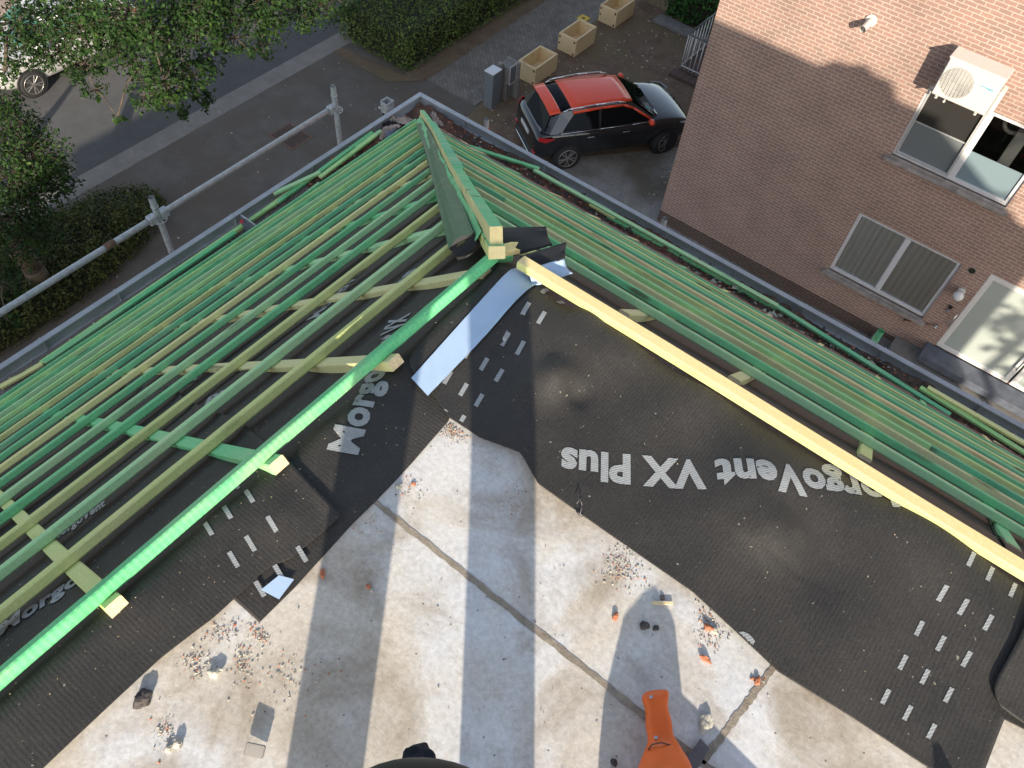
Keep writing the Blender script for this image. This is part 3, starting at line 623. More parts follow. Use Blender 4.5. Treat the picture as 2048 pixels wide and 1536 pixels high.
bm = bmesh.new(); box(bm, (-.04, -.014, -.014), (.03, .014, .014), .003); o = bmo('wood_offcut', bm, ['green']); pp = onz((1003, 512), -.01); o.location = pp; o.rotation_euler = (.1, .0, .85); tag(o, 'dark green block wedged under the hip beam end', 'wood offcut')
# ------------------------------------------------------------------ gutter
gz0, gz1 = -3.035, -2.95; XO, YO = -4.46, 4.84
gt = thing('zinc_gutter', 'grey zinc box gutter along both eaves with a folded rim', 'gutter', (XO, YO, gz1))
def gut(parts):
    for nm, lo, hi in parts: boxobj(nm, tuple(np.array(lo) - (XO, YO, gz1)), tuple(np.array(hi) - (XO, YO, gz1)), 'zinc', gt, .003)
gut([('outer_wall', (XO, -10.3, -3.2), (XO + .012, YO, gz1 - .004)), ('outer_wall', (XO + .014, YO - .012, -3.2), (8.5, YO, gz1 - .004)),
     ('rim', (XO - .012, -10.3, gz1 - .012), (XO + .034, YO + .012, gz1 + .006)), ('rim', (XO + .036, YO - .034, gz1 - .012), (8.5, YO + .012, gz1 + .006)),
     ('floor', (XO + .012, -10.3, -3.12), (-3.95, YO - .014, gz0)), ('floor', (-3.94, 4.3, -3.12), (8.5, YO - .014, gz0))])
for y in (.95, 1.55, 2.62, 3.45, 4.2):
    bm = bmesh.new(); box(bm, (-.014, y - YO - .004, -.10), (.037, y - YO + .004, .0085)); bmo('joint_strip', bm, 'zinc', gt)
for x in (-3.9, -3.0, -1.75, -1.1, -.5, .15, .9):
    bm = bmesh.new(); box(bm, (x - XO - .004, -.037, -.10), (x - XO + .004, .014, .0085)); bmo('joint_strip', bm, 'zinc', gt)
def heap(name, x0, x1, y0, y1, z, mat, amp=.03, n=90, m=12):
    V = []
    for i in range(n + 1):
        for j in range(m + 1):
            x = x0 + (x1 - x0) * i / n; y = y0 + (y1 - y0) * j / m; V.append((x, y, z + amp * (.5 + .5 * math.sin(x * 5.3 + y * 9)) * random.uniform(.4, 1.1)))
    return mesh(name, V, [(i * (m + 1) + j, (i + 1) * (m + 1) + j, (i + 1) * (m + 1) + j + 1, i * (m + 1) + j + 1) for i in range(n) for j in range(m)], mat)
tag(heap('gutter_dirt', -4.42, 3.4, 4.30, 4.795, gz0, 'dirt', .05, 260, 14), kind='stuff'); tag(heap('gutter_dirt', -4.42, -3.95, 3.3, 4.29, gz0, 'dirt', .04, 16, 36), kind='stuff')
tag(heap('gutter_grit', -4.42, -3.95, -3, 3.29, gz0, 'sand', .012, 16, 160), kind='stuff')
# crumbs: many small solid chips joined per colour
def chips(name, pts, mat, smin, smax, zbase=None, sq=.6):
    V = []; F = []
    base = [(1, 0, 0), (-.5, .87, 0), (-.5, -.87, 0), (.2, .1, 1), (0, 0, -.5)]
    for (x, y, z) in pts:
        s = smin + (smax - smin) * random.random() ** 2.2 * 1.5; a = random.uniform(0, 6.3); k = len(V); st = random.uniform(.5, 1.6)
        for (u, v, w) in base:
            u2 = (u * st + random.uniform(-.3, .3)) * s; v2 = (v + random.uniform(-.3, .3)) * s
            V.append((x + u2 * math.cos(a) - v2 * math.sin(a), y + u2 * math.sin(a) + v2 * math.cos(a), z + w * s * sq + s * .2))
        F += [(k, k + 1, k + 3), (k + 1, k + 2, k + 3), (k + 2, k, k + 3), (k + 1, k, k + 4), (k + 2, k + 1, k + 4), (k, k + 2, k + 4)]
    return tag(mesh(name, V, F, mat), kind='stuff')
def scat(px, py, sx, sy, n, ang=0.):
    out = []
    for _ in range(n):
        u, v = random.gauss(0, sx), random.gauss(0, sy); p = onz((px + u * math.cos(ang) - v * math.sin(ang), py + u * math.sin(ang) + v * math.cos(ang)), 0)
        if p[0] > -.70 + (.05 if p[1] > .2 else 0) and p[1] < .775: out.append((p[0], p[1], .001))
    return out
CL = [(905, 862, 16, 10, 220, .2), (1030, 1000, 18, 14, 60, 0), (1240, 1125, 18, 22, 150, .8), (1255, 1150, 25, 20, 60, .8), (1410, 1240, 12, 22, 60, .3), (1425, 1270, 18, 18, 90, 0), (820, 975, 18, 12, 60, 0), (735, 1050, 16, 12, 40, 0), (440, 1265, 22, 12, 90, -.4), (520, 1270, 14, 8, 90, .6), (395, 1330, 20, 14, 120, .5), (485, 1325, 10, 18, 80, 0), (330, 1465, 12, 18, 70, .2), (575, 1335, 30, 25, 50, 0), (1520, 1370, 10, 10, 16, 0), (560, 1375, 40, 30, 40, 0), (950, 880, 60, 14, 60, .4)]
for nm, mt, fr, a, b in (('tile_crumbs', 'tile', .34, .0010, .0034), ('mortar_crumbs', 'mortar', .75, .0008, .0040), ('soot_crumbs', 'slagm', .35, .0008, .0026)):
    pts = []
    for c in CL: pts += scat(*c[:4], int(c[4] * fr * 1.3), c[5])
    if nm == 'soot_crumbs': pts += scat(850, 1250, 420, 260, 260)
    if nm == 'mortar_crumbs': pts += scat(700, 1300, 320, 170, 120)
    chips(nm, pts, mt, a * .6, b * .6)
# sawdust and chips on the membrane
pts = []
for _ in range(1100):
    x = random.uniform(-1.5, -.72); y = random.uniform(-1.2, 1.1); pts.append((x, y, float(ZM(x, y, .017))))
for _ in range(90):
    x = random.uniform(-.7, .9); y = random.uniform(.80, 1.2); pts.append((x, y, float(ZM(x, y, .024))))
chips('sawdust', pts, 'cut', .0004, .0011)
# debris in the gutter
pts = []; p2 = []; p3 = []
for _ in range(2600):
    x = random.uniform(-4.4, 1.6); y = random.uniform(4.42, 4.77) if x > -4.0 else random.uniform(3.3, 4.75); (pts, p2, p3)[random.choice((0, 0, 1, 2, 2))].append((x, y, gz0 + random.uniform(.02, .04)))
for _ in range(260): p2.append((random.uniform(-4.41, -4.1), random.uniform(-.2, 3.3), gz0 + .008))
chips('gutter_chips', pts, 'slagm', .006, .022); chips('gutter_chips', p2, 'mortar', .004, .014); chips('gutter_chips', p3, 'tile', .004, .012)
bigs = []
for _ in range(60): bigs.append((random.uniform(-1.2, .3) , random.uniform(4.55, 4.72), gz0 + .03))
chips('gutter_rubble', bigs, 'mortar', .012, .032)
# individual stones on the deck
ST = [((285, 1398), .022, 'slagm', 'black-and-tan crusted lump at the deck edge in the lower left', (1, .8, .7)), ((430, 1345), .016, 'mortar', 'pale mortar crumb beside the spill of chips near the left membrane', (1, .7, .7)),
      ((355, 1487), .012, 'mortar', 'yellowish stone, upper of the pair near the bottom left', (1, 1, .8)), ((338, 1497), .010, 'mortar', 'small yellowish stone, lower of the pair near the bottom left', (1, 1, .7)),
      ((645, 1147), .010, 'tile', 'orange tile chip with a dark side beside the taped membrane corner', (1.3, .6, .7)), ((1289, 1251), .012, 'slagm', 'black crumpled lump in the shadow below the wood sliver', (1, .9, .7)),
      ((1312, 1256), .008, 'slagm', 'dark chip with a red side just right of the black lump', (1, .8, .8)), ((1231, 1233), .009, 'tile', 'orange tile chip left of the black lump', (1.2, .7, .8)), ((1411, 1318), .010, 'tile', 'orange tile chip on the sunlit deck right of the shadow', (1.4, .6, .8)),
      ((1515, 1362), .009, 'tile', 'reddish tile chip near the second joint, larger of the two', (1.2, .7, .7)), ((1505, 1357), .005, 'tile', 'tiny reddish chip beside the larger one near the joint', (1, .7, .7)), ((1411, 1447), .017, 'mortar', 'grey-beige stone lying right of the orange grip', (1.25, .8, .5)),
      ((1228, 1525), .008, 'slagm', 'small dark grey stone left of the orange tool', (1, 1, .8)), ((1417, 1255), .011, 'tile', 'orange fragment among pale crumbs at the edge of the wide membrane', (1.1, .7, .8)), ((1430, 1262), .010, 'mortar', 'white mortar fragment beside the orange one at the membrane edge', (1, .8, .6)),
      ((797, 972), .009, 'mortar', 'small pale stone by the joint near the left membrane', (1, .8, .7)), ((827, 968), .006, 'tile', 'orange crumb beside the small pale stone by the joint', (1, .8, .7)), ((1325, 1195), .006, 'slagm', 'grey pebble beside the wood sliver', (1, 1, .8)), ((744, 1180), .005, 'mortar', 'white speck of mortar in the left leg shadow', (1, 1, .7)), ((737, 1173), .006, 'tile', 'orange speck of tile in the left leg shadow', (1, 1, .7))]
for i, (p, r, m, l, sq) in enumerate(ST):
    r *= .78; c = onz(p, r * .45); rock('stone_chip' if m == 'mortar' else ('tile_chip' if m == 'tile' else 'slag_lump'), c, r, m, l, 'rubble', 'rubble lumps on the concrete deck', sq, 3, i)
bm = bmesh.new(); box(bm, (-.017, -.011, -.004), (.017, .011, .005), .002)
for v in bm.verts: v.co.z += abs(v.co.y) * .9
o = bmo('mortar_slab', bm, 'cab2'); o.location = onz((512, 1497), .012); o.rotation_euler = (.5, .1, .5); tag(o, 'grey wedge-shaped mortar slab casting a long shadow near the bottom left', 'rubble')
bm = bmesh.new(); box(bm, (-.021, -.0035, -.0015), (.021, .0035, .0018), .0005); o = bmo('wood_sliver', bm, 'cut'); o.location = onz((1325, 1206), .005); o.rotation_euler = (0, 0, .66); tag(o, 'pale wood sliver lying on the deck in the shadow', 'wood offcut')
bm = bmesh.new(); path(bm, [onz((x, y), .02) + np.array([0, 0, z]) for x, y, z in ((1152, 1012, .01), (1158, 1004, .016), (1163, 1015, .01), (1160, 1030, .0), (1152, 1022, .0), (1160, 1034, 0), (1167, 1032, 0))], .0011, 6)
tag(bmo('wire_scrap', bm, 'steel'), 'short curled wire at the edge of the wide membrane', 'wire')
# ------------------------------------------------------------------ loose battens lying in the gutter
def loose(p, q, z, mat, label, w=.036, h=.022, tw=0., ends='cut'):
    a = np.array(onz(p, z)); b = np.array(onz(q, z)); d = b - a; L = np.linalg.norm(d); bm = bmesh.new(); n = 10
    box(bm, (0, -w / 2, -h / 2), (L, w / 2, h / 2), .002)
    for f in bm.faces:
        if abs(f.normal.x) > .9: f.material_index = 1
    o = bmo('loose_batten', bm, [mat, ends]); o.location = a; o.rotation_euler = Vector(d).to_track_quat('X', 'Z').to_euler(); o.rotation_euler.rotate_axis('X', tw)
    return tag(o, label, 'loose batten', 'loose battens lying in the gutter')
loose((0, 775), (85, 728), -3.0, 'yellow', 'yellow batten end lying in the gutter at the left edge of the picture'); loose((82, 727), (560, 400), -2.99, 'lime', 'long light green batten in the street-side gutter under the toolless black triangle')
loose((90, 725), (470, 465), -2.955, 'bright', 'vivid green batten lying on the long one in the street-side gutter'); loose((555, 405), (745, 265), -2.98, 'green', 'green batten slanting up the gutter toward the orange brick bits')
loose((547, 388), (640, 345), -2.96, 'pale', 'thin pale batten against the gutter wall, slightly askew'); loose((450, 480), (585, 380), -3.0, 'olive', 'olive batten pressed against the zinc wall')
loose((640, 355), (752, 270), -2.965, 'lime', 'light green batten near the rags, outer of two'); loose((712, 297), (762, 262), -2.985, 'pale', 'short pale batten near the rags, inner of two')
loose((700, 335), (722, 317), -2.98, 'yellow', 'stubby cream offcut in the dirt beside the street battens'); loose((598, 400), (640, 367), -2.99, 'pale', 'broken green and cream offcut beside the first loose battens')
loose((855, 248), (935, 292), -2.97, 'tan', 'orange-tinted batten lying beside the foot of the hip'); loose((937, 293), (1078, 338), -2.96, 'green', 'green batten in the far gutter nearest the hip')
loose((1068, 340), (1555, 612), -2.965, 'pale', 'long pale green batten leaning on the far gutter wall'); loose((1180, 408), (1230, 437), -2.985, 'yellow', 'short cream batten in the far gutter')
loose((1215, 432), (1553, 618), -3.0, 'green', 'green batten inside the long pale one in the far gutter'); loose((1553, 612), (1900, 830), -2.97, 'teal', 'bluish green batten in the far gutter opposite the double door')
loose((1855, 775), (2080, 905), -2.94, 'yellow', 'cream batten at the right end of the far gutter, outermost'); loose((1840, 775), (2080, 925), -2.96, 'lime', 'yellow-green batten beside the cream one at the right end')
loose((1985, 885), (2080, 945), -2.95, 'yellow', 'yellow batten end in the far gutter at the right edge of the picture')
# rags, scraps, brick bits, black triangle
def rag(name, c, sx, sy, hgt, mat, label, cat, rot=0., seed=1):
    rr = np.random.default_rng(seed); n = 26; V = []; ph = rr.uniform(0, 6, 8)
    for i in range(n + 1):
        for j in range(n + 1):
            u, v = i / n * 2 - 1, j / n * 2 - 1; e = 1 + .25 * math.sin(3 * math.atan2(v, u) + ph[0]) ; x, y = u * sx * e, v * sy * e
            z = hgt * (1 - max(abs(u), abs(v)) ** 2) * (.55 + .45 * math.sin(7 * u + ph[1] + 3 * v) * math.cos(6 * v + ph[2] + 2 * u)) + .01 * math.sin(17 * u + 9 * v + ph[3])
            V.append((x, y, max(0, z)))
    o = mesh(name, V, [(i * (n + 1) + j, (i + 1) * (n + 1) + j, (i + 1) * (n + 1) + j + 1, i * (n + 1) + j + 1) for i in range(n) for j in range(n)], mat, None, True); o.location = c; o.rotation_euler = (0, 0, rot)
    md = o.modifiers.new('thickness', 'SOLIDIFY'); md.thickness = .004
    return tag(o, label, cat)
for i, (p, sx, sy, m, l) in enumerate([((805, 243), .09, .045, 'rag', 'crumpled pinkish grey rag left of the foot of the hip beam'), ((775, 262), .11, .04, 'rag', 'dirty rag lying between the loose battens and the hip'), ((872, 240), .10, .035, 'rag', 'grey rag strip right of the foot of the hip beam'), ((782, 250), .06, .04, 'flapm', 'black scrap of membrane among the rags'), ((783, 268), .07, .03, 'bluerag', 'dark blue film scrap below the rags'), ((786, 240), .035, .03, 'rag', 'small rounded cloth bundle next to the gutter corner')]):
    c = onz(p, gz0 + .03); rag('rag', c, sx, sy, .05, m, l, 'rag', .6 + i, i)
for i, (p, l) in enumerate([((672, 318), 'orange brick fragment against the zinc wall'), ((682, 322), 'smaller orange brick fragment under the slanting batten')]):
    c = onz(p, gz0 + .02); rock('brick_fragment', c, .035, 'tile', l, 'rubble', None, (1.4, .8, .5), 2, 50 + i)
# corner piece: black triangular cover with a red sticker
tp = [onz(p, z) for p, z in (((482, 430), -2.90), ((516, 454), -2.90), ((500, 472), -3.02), ((484, 462), -3.03))]
bt = thing('corner_cover', 'dark triangular plastic cover with a red dot lying on the gutter battens', 'plastic cover', tuple(tp[0]))
bm = bmesh.new(); cen = sum(tp) / 4; vs = [bm.verts.new(p - tp[0]) for p in (tp[0], tp[1], tp[2], (tp[2] + tp[3]) / 2 + (tp[3] - tp[1]) * .08, tp[3])]; f = bm.faces.new(vs); r = bmesh.ops.extrude_face_region(bm, geom=[f]); bmesh.ops.translate(bm, verts=[v for v in r['geom'] if isinstance(v, bmesh.types.BMVert)], vec=(-.02, .02, -.02)); bmo('cover', bm, 'slate', bt)
cc = onz((483, 443), -2.925) - tp[0]; vd = Vector(CAM - (cc + tp[0])).normalized(); bm = bmesh.new(); tube(bm, cc + .004 * np.array(vd), cc + .012 * np.array(vd), .016, 16); bmo('sticker', bm, 'redl', bt)
boxo = [onz(p, -2.90) - tp[0] for p in ((482, 430), (516, 454))]; bm = bmesh.new(); tube(bm, boxo[0], boxo[1], .006, 8); bmo('folded_edge', bm, 'galv', bt)
rock('plastic_scrap', onz((790, 430), -1.45), .03, 'tape', 'pale blue film scrap caught between street slope battens', 'scrap', None, (1.4, .9, .2), 2, 3)
# ------------------------------------------------------------------ orange tool and steel bar
tl = thing('power_tool', 'orange plastic hand tool lying on the deck with two screws in its grip', 'power tool', tuple(onz((1325, 1500), 0)))
def outline_solid(name, L, R, zc, hz, mat, parent):
    """solid between left and right pixel outlines at height zc, half height list hz"""
    V = []; ns = 16; o0 = np.array(parent.location); k = len(L)
    for i in range(k):
        a = onz(L[i], zc[i]); b = onz(R[i], zc[i]); c = (a + b) / 2; h = (b - a) / 2 * (1.30 if i < 9 else 1.1)
        for j in range(ns):
            t = 2 * math.pi * j / ns; cs, sn = math.cos(t), math.sin(t); V.append(c + h * math.copysign(abs(cs) ** .75, cs) + np.array([0, 0, hz[i] * math.copysign(abs(sn) ** .75, sn)]) - o0)
    F = [(i * ns + j, i * ns + (j + 1) % ns, (i + 1) * ns + (j + 1) % ns, (i + 1) * ns + j) for i in range(k - 1) for j in range(ns)] + [tuple(range(ns))[::-1], tuple(range((k - 1) * ns, k * ns))]
    o = mesh(name, V, F, mat, parent, True); md = o.modifiers.new('s', 'SUBSURF'); md.levels = 1; md.render_levels = 2; return o
Lp = [(1300, 1381), (1290, 1388), (1289, 1398), (1295, 1412), (1297, 1430), (1296, 1448), (1301, 1468), (1302, 1484), (1296, 1500), (1286, 1516), (1280, 1532), (1278, 1560), (1283, 1600), (1300, 1640)]
Rp = [(1328, 1379), (1331, 1384), (1332, 1392), (1330, 1408), (1331, 1425), (1337, 1440), (1339, 1460), (1340, 1474), (1350, 1490), (1362, 1505), (1372, 1520), (1380, 1545), (1392, 1600), (1400, 1640)]
outline_solid('housing', Lp, Rp, [.030, .032, .034, .036, .038, .040, .042, .044, .048, .055, .062, .075, .09, .10], [.006, .012, .015, .016, .016, .018, .018, .018, .020, .026, .034, .045, .055, .05], 'orange', tl)
bm = bmesh.new(); path(bm, [onz(p, z) - np.array(tl.location) for p, z in (((1296, 1500), .066), ((1304, 1489), .069), ((1322, 1485), .073), ((1341, 1490), .069), ((1350, 1500), .066))], .0012, 6); bmo('housing_seam', bm, 'rust', tl)
for p, z in (((1302, 1394), .051), ((1312, 1475), .063)):
    c = onz(p, z) - np.array(tl.location); bm = bmesh.new(); tube(bm, c - np.array((0, 0, .004)), c + np.array((0, 0, .0012)), .0030, 12); bmo('screw', bm, 'chrome', tl)
# guessed unseen body for the same tool, shaped to cast the broad shade
def LA(lat, al, z=0): return np.array([lat * .8 - al * .6, lat * .6 + al * .8, z])
prof = [(.0, .22, .60), (.05, .23, .60), (.085, .25, .58), (.115, .257, .50), (.15, .27, .42), (.21, .316, .42), (.232, .36, .40), (.238, .378, .39)]
V = []; ns = 20
for (z, l0, l1) in prof:
    c = (l0 + l1) / 2; hw = (l1 - l0) / 2
    for j in range(ns):
        t = 2 * math.pi * j / ns; V.append(LA(c + hw * math.cos(t), .03 + min(.09, hw * .7) * math.sin(t), z) - np.array(tl.location))
o = mesh('shade_body', V, [(i * ns + j, i * ns + (j + 1) % ns, (i + 1) * ns + (j + 1) % ns, (i + 1) * ns + j) for i in range(len(prof) - 1) for j in range(ns)] + [tuple(range(ns))[::-1], tuple(range((len(prof) - 1) * ns, len(prof) * ns))], 'blackp', tl, True)
bm = bmesh.new(); pts = [onz(p, .006) for p in ((1372, 1515), (1400, 1478), (1419, 1499), (1395, 1536), (1385, 1560))]
vs = [bm.verts.new(p) for p in pts]; f = bm.faces.new(vs); f.normal_update(); r = bmesh.ops.extrude_face_region(bm, geom=[f]); bmesh.ops.translate(bm, verts=[v for v in r['geom'] if isinstance(v, bmesh.types.BMVert)], vec=(0, 0, .006)); bmesh.ops.bevel(bm, geom=bm.edges[:], offset=.0012, segments=1, affect='EDGES')
bmesh.ops.recalc_face_normals(bm, faces=bm.faces)
tag(bmo('steel_bar', bm, 'steel'), 'dark flat steel bar lying beside the orange tool', 'steel bar')
# unseen cone added off the lower right corner: only its shade enters the picture
V = []; 
for (z, hw) in ((0, .06), (.05, .055), (.10, .035), (.14, .008)):
    for j in range(12): V.append(LA(.885 + hw * math.cos(j * math.pi / 6), .02 + hw * math.sin(j * math.pi / 6), z))
tag(mesh('shade_cone', V, [(i * 12 + j, i * 12 + (j + 1) % 12, (i + 1) * 12 + (j + 1) % 12, (i + 1) * 12 + j) for i in range(3) for j in range(12)] + [tuple(range(36, 48))], 'cloth', None, True), 'unseen dark cone added for its shade just beyond the lower right corner', 'bag')
# ------------------------------------------------------------------ person (photographer) standing behind the camera
pr = thing('person', 'person in dark clothes standing on the deck and holding up a phone', 'person', tuple(LA(-.075, -.27)))
def skin(name, nodes, edges, mat, parent, sub=2):
    """nodes: (lat, along, z, rx, ry) in shade-aligned axes relative to world"""
    o0 = np.array(parent.location); me = bpy.data.meshes.new(name); me.from_pydata([tuple(LA(a, b, z) - o0) for a, b, z, r, q in nodes], edges, []); me.materials.append(M[mat])
    o = lk(bpy.data.objects.new(name, me), parent); md = o.modifiers.new('skin', 'SKIN'); md.use_smooth_shade = True
    for i, nd in enumerate(nodes): me.skin_vertices[0].data[i].radius = (nd[3], nd[4])
    me.skin_vertices[0].data[0].use_root = True; s = o.modifiers.new('sub', 'SUBSURF'); s.levels = sub; s.render_levels = sub; return o
c0 = -.075; HY = -.27
N_ = [(c0, HY, .96, .15, .11), (c0 - .095, HY, .86, .10, .09), (c0 - .145, HY + .01, .50, .085, .08), (c0 - .155, HY, .10, .078, .07), (c0 + .095, HY, .86, .10, .09), (c0 + .145, HY + .01, .50, .085, .08), (c0 + .150, HY, .10, .078, .07),
      (c0, HY, 1.15, .15, .11), (c0, HY - .01, 1.36, .17, .11), (c0, HY, 1.50, .055, .055), (c0 - .19, HY - .01, 1.41, .06, .06), (c0 - .24, HY + .06, 1.18, .046, .046), (c0 - .09, HY + .19, 1.44, .034, .034), (c0 + .19, HY - .01, 1.41, .06, .06), (c0 + .25, HY + .06, 1.18, .046, .046), (c0 + .20, HY + .19, 1.44, .034, .034)]
body = skin('body', N_, [(0, 1), (1, 2), (2, 3), (0, 4), (4, 5), (5, 6), (0, 7), (7, 8), (8, 9), (8, 10), (10, 11), (11, 12), (8, 13), (13, 14), (14, 15)], 'cloth', pr)
hd = thing_head = None
bm = bmesh.new(); bmesh.ops.create_uvsphere(bm, u_segments=24, v_segments=18, radius=1)
for v in bm.verts:
    x, y, z = v.co; w = .078 * (1 - .18 * max(0, -z)); yy = y * .095; zz = z * .118
    if y > .3: yy += .018 * math.exp(-((x / .22) ** 2 + ((z + .1) / .22) ** 2)); yy -= .008 * (math.exp(-(((abs(x) - .35) / .16) ** 2 + ((z - .08) / .12) ** 2)))
    if z < -.5 and y > 0: yy += .010
    v.co = (x * w, yy, zz)
Rz = Matrix(((.8, -.6, 0), (.6, .8, 0), (0, 0, 1)))
def headpart(bm_, name, mat, smooth=True):
    bmesh.ops.transform(bm_, matrix=Rz.to_4x4(), verts=bm_.verts); o = bmo(name, bm_, mat, pr, smooth); o.location = Vector(LA(c0, HY + .02, 1.665)) - pr.location; return o
headpart(bm, 'head', 'skin')
bm = bmesh.new(); bmesh.ops.create_uvsphere(bm, u_segments=24, v_segments=14, radius=1)
for v in bm.verts: v.co = (v.co.x * .086, v.co.y * .100 - .012, v.co.z * .115 + .018)
bmesh.ops.delete(bm, geom=[v for v in bm.verts if v.co.y > .055 and v.co.z < .07 or v.co.z < -.06], context='VERTS'); headpart(bm, 'hair', 'hair')
for sx in (-1, 1):
    bm = bmesh.new(); bmesh.ops.create_icosphere(bm, subdivisions=2, radius=.011); bmesh.ops.translate(bm, verts=bm.verts, vec=(sx * .030, .082, .012)); headpart(bm, 'eye', 'white')
    bm = bmesh.new(); bmesh.ops.create_icosphere(bm, subdivisions=2, radius=1); bmesh.ops.scale(bm, vec=(.008, .018, .030), verts=bm.verts); bmesh.ops.translate(bm, verts=bm.verts, vec=(sx * .080, .0, .0)); headpart(bm, 'ear', 'skin')
bm = bmesh.new(); bmesh.ops.create_icosphere(bm, subdivisions=2, radius=1); bmesh.ops.scale(bm, vec=(.024, .008, .007), verts=bm.verts); bmesh.ops.translate(bm, verts=bm.verts, vec=(0, .090, -.055)); headpart(bm, 'mouth', 'redl')
for s in (-1, 1):      # boots
    bm = bmesh.new(); bmesh.ops.create_uvsphere(bm, u_segments=16, v_segments=10, radius=1); bmesh.ops.scale(bm, vec=(.05, .135, .052), verts=bm.verts)
    for v in bm.verts: v.co.z = max(v.co.z, -.045); v.co.y += .05
    bmesh.ops.transform(bm, matrix=Rz.to_4x4(), verts=bm.verts); o = bmo('boot', bm, 'blackp', pr, True); o.location = Vector(LA(c0 + s * .14, HY, .048)) - pr.location
    # hand gripping the phone
    hx = c0 - .09 if s < 0 else c0 + .20; palm = (hx, HY + .215, 1.47)
    nd = [(hx, HY + .19, 1.445, .022, .022), (palm[0], palm[1], palm[2] + .02, .034, .018), (palm[0] - s * .01, palm[1] + .01, palm[2] + .05, .034, .016)]; ed = [(0, 1), (1, 2)]
    for k in range(4):
        b0 = len(nd); off = (k - 1.5) * .019
        nd += [(palm[0] + off, palm[1] + .02, palm[2] + .068, .009, .009), (palm[0] + off - s * .012, palm[1] + .045, palm[2] + .078 - .004 * abs(k - 1.3), .0085, .0085), (palm[0] + off - s * .03, palm[1] + .05, palm[2] + .062, .0075, .0075)]; ed += [(2, b0), (b0, b0 + 1), (b0 + 1, b0 + 2)]
    b0 = len(nd); nd += [(palm[0] - s * .035, palm[1] + .0, palm[2] + .04, .0105, .0105), (palm[0] - s * .055, palm[1] + .01, palm[2] + .06, .009, .009)]; ed += [(1, b0), (b0, b0 + 1)]
    skin('hand', nd, ed, 'skin', pr, 1)
ph = boxobj('phone', (-.075, -.004, -.037), (.075, .004, .037), 'blackp', None, .003); ph.matrix_world = Matrix.Translation(Vector(CAM) - Vector(M_[:, 2]) * .035) @ Matrix(((M_[0][0], M_[0][2], -M_[0][1]), (M_[1][0], M_[1][2], -M_[1][1]), (M_[2][0], M_[2][2], -M_[2][1]))).to_4x4()
tag(ph, 'black phone held up in both hands by the person on the deck', 'phone')
# belly pouch that peeks into the bottom edge
pc = onz((842, 1624), 1.12); pz = thing('waist_bag', 'black rounded bag with a soft knob peeking in at the bottom edge', 'bag', tuple(pc))
bm = bmesh.new(); bmesh.ops.create_uvsphere(bm, u_segments=32, v_segments=20, radius=1)
bmesh.ops.scale(bm, vec=(.040, .022, .05), verts=bm.verts); bmesh.ops.transform(bm, matrix=Rz.to_4x4(), verts=bm.verts); bmo('bag', bm, 'blackp', pz, True)
kb = onz((838, 1530), 1.09) - pc; rock('knob', Vector(kb), .0092, 'cloth', None, sq=(1.15, 1, .8), sub=3, parent=pz, seed=4, rough=.10)
bm = bmesh.new(); path(bm, [(.0, 0, .0), (.10, -.07, .01), LA(.10, -.14) ], .009); bmo('belt', bm, 'cloth', pz)
for (xa, xb, ya, hh, lb) in ((5.0, 7.0, -.3, .34, 'low unseen mound added on the deck to shape the shade on the brick house'), (7.0, 8.5, .0, .75, 'tall unseen mound added near the right end of the deck to shade the brick house')):  # unseen mounds, added to shape the shade edge on the brick wall
    V = []
    for i in range(25):
        for j in range(13):
            u, v = i / 12 - 1, j / 6 - 1; V.append((u * (xb - xa) / 2, v * .5, hh * max(0, 1 - abs(u) ** 3) ** .6 * max(0, 1 - abs(v) ** 4) ** .5 * (1 + .06 * math.sin(u * 9 + v * 4))))
    tag(mesh('shade_mound', V, [(i * 13 + j, (i + 1) * 13 + j, (i + 1) * 13 + j + 1, i * 13 + j + 1) for i in range(24) for j in range(12)], 'bluerag', None, True), lb, 'covered pile').location = ((xa + xb) / 2, ya, .002)
# ------------------------------------------------------------------ scaffold
def std(x, y, z0, z1, nm='standard'): pass
sc = thing('scaffold_guardrail', 'galvanised scaffold rail clamped to two standards outside the street gutter', 'scaffold', (-4.75, 3, -3))
def rel(p, t): return np.array(p) - np.array(t.location)
for (x, y, zt) in ((-4.75, 4.06, -2.63), (-4.75, 2.185, -2.655)):
    bm = bmesh.new(); tube(bm, rel((x, y, G), sc), rel((x, y, zt), sc), .0242, 16, cap=False); tube(bm, rel((x, y, zt - .001), sc), rel((x, y, G), sc), .019, 16, cap=False); tube(bm, rel((x, y, zt - .10), sc), rel((x, y, zt - .085), sc), .029, 16); bmo('standard', bm, 'galv', sc)
    for zr in (-2.87, -3.37):
        bm = bmesh.new(); c = rel((x, y, zr), sc)
        for i in range(20):
            a0, a1 = 2 * math.pi * i / 20, 2 * math.pi * (i + 1) / 20; tube(bm, c + np.array((.058 * math.cos(a0), .058 * math.sin(a0), 0)), c + np.array((.058 * math.cos(a1), .058 * math.sin(a1), 0)), .0045, 6)
        for i in range(8):
            a0 = math.pi * i / 4; tube(bm, c + np.array((.02 * math.cos(a0), .02 * math.sin(a0), 0)), c + np.array((.058 * math.cos(a0), .058 * math.sin(a0), 0)), .005, 6)
        bmo('rosette', bm, 'galv', sc)
bm = bmesh.new(); tube(bm, rel((-4.75, 4.01, -2.83), sc), rel((-4.75, -3.2, -2.85), sc), .0242, 16); bmo('rail', bm, 'galv', sc)
for y in (4.01, 2.235, 2.13):
    bm = bmesh.new(); box(bm, tuple(rel((-4.78, y - .035, -2.875), sc)), tuple(rel((-4.72, y + .035, -2.80), sc)), .008); bmo('wedge_head', bm, 'galv', sc)
bm = bmesh.new(); tube(bm, rel((-4.75, 1.72, -2.832), sc), rel((-4.75, 1.80, -2.832), sc), .0262, 16); bmo('rust_band', bm, 'rust', sc)
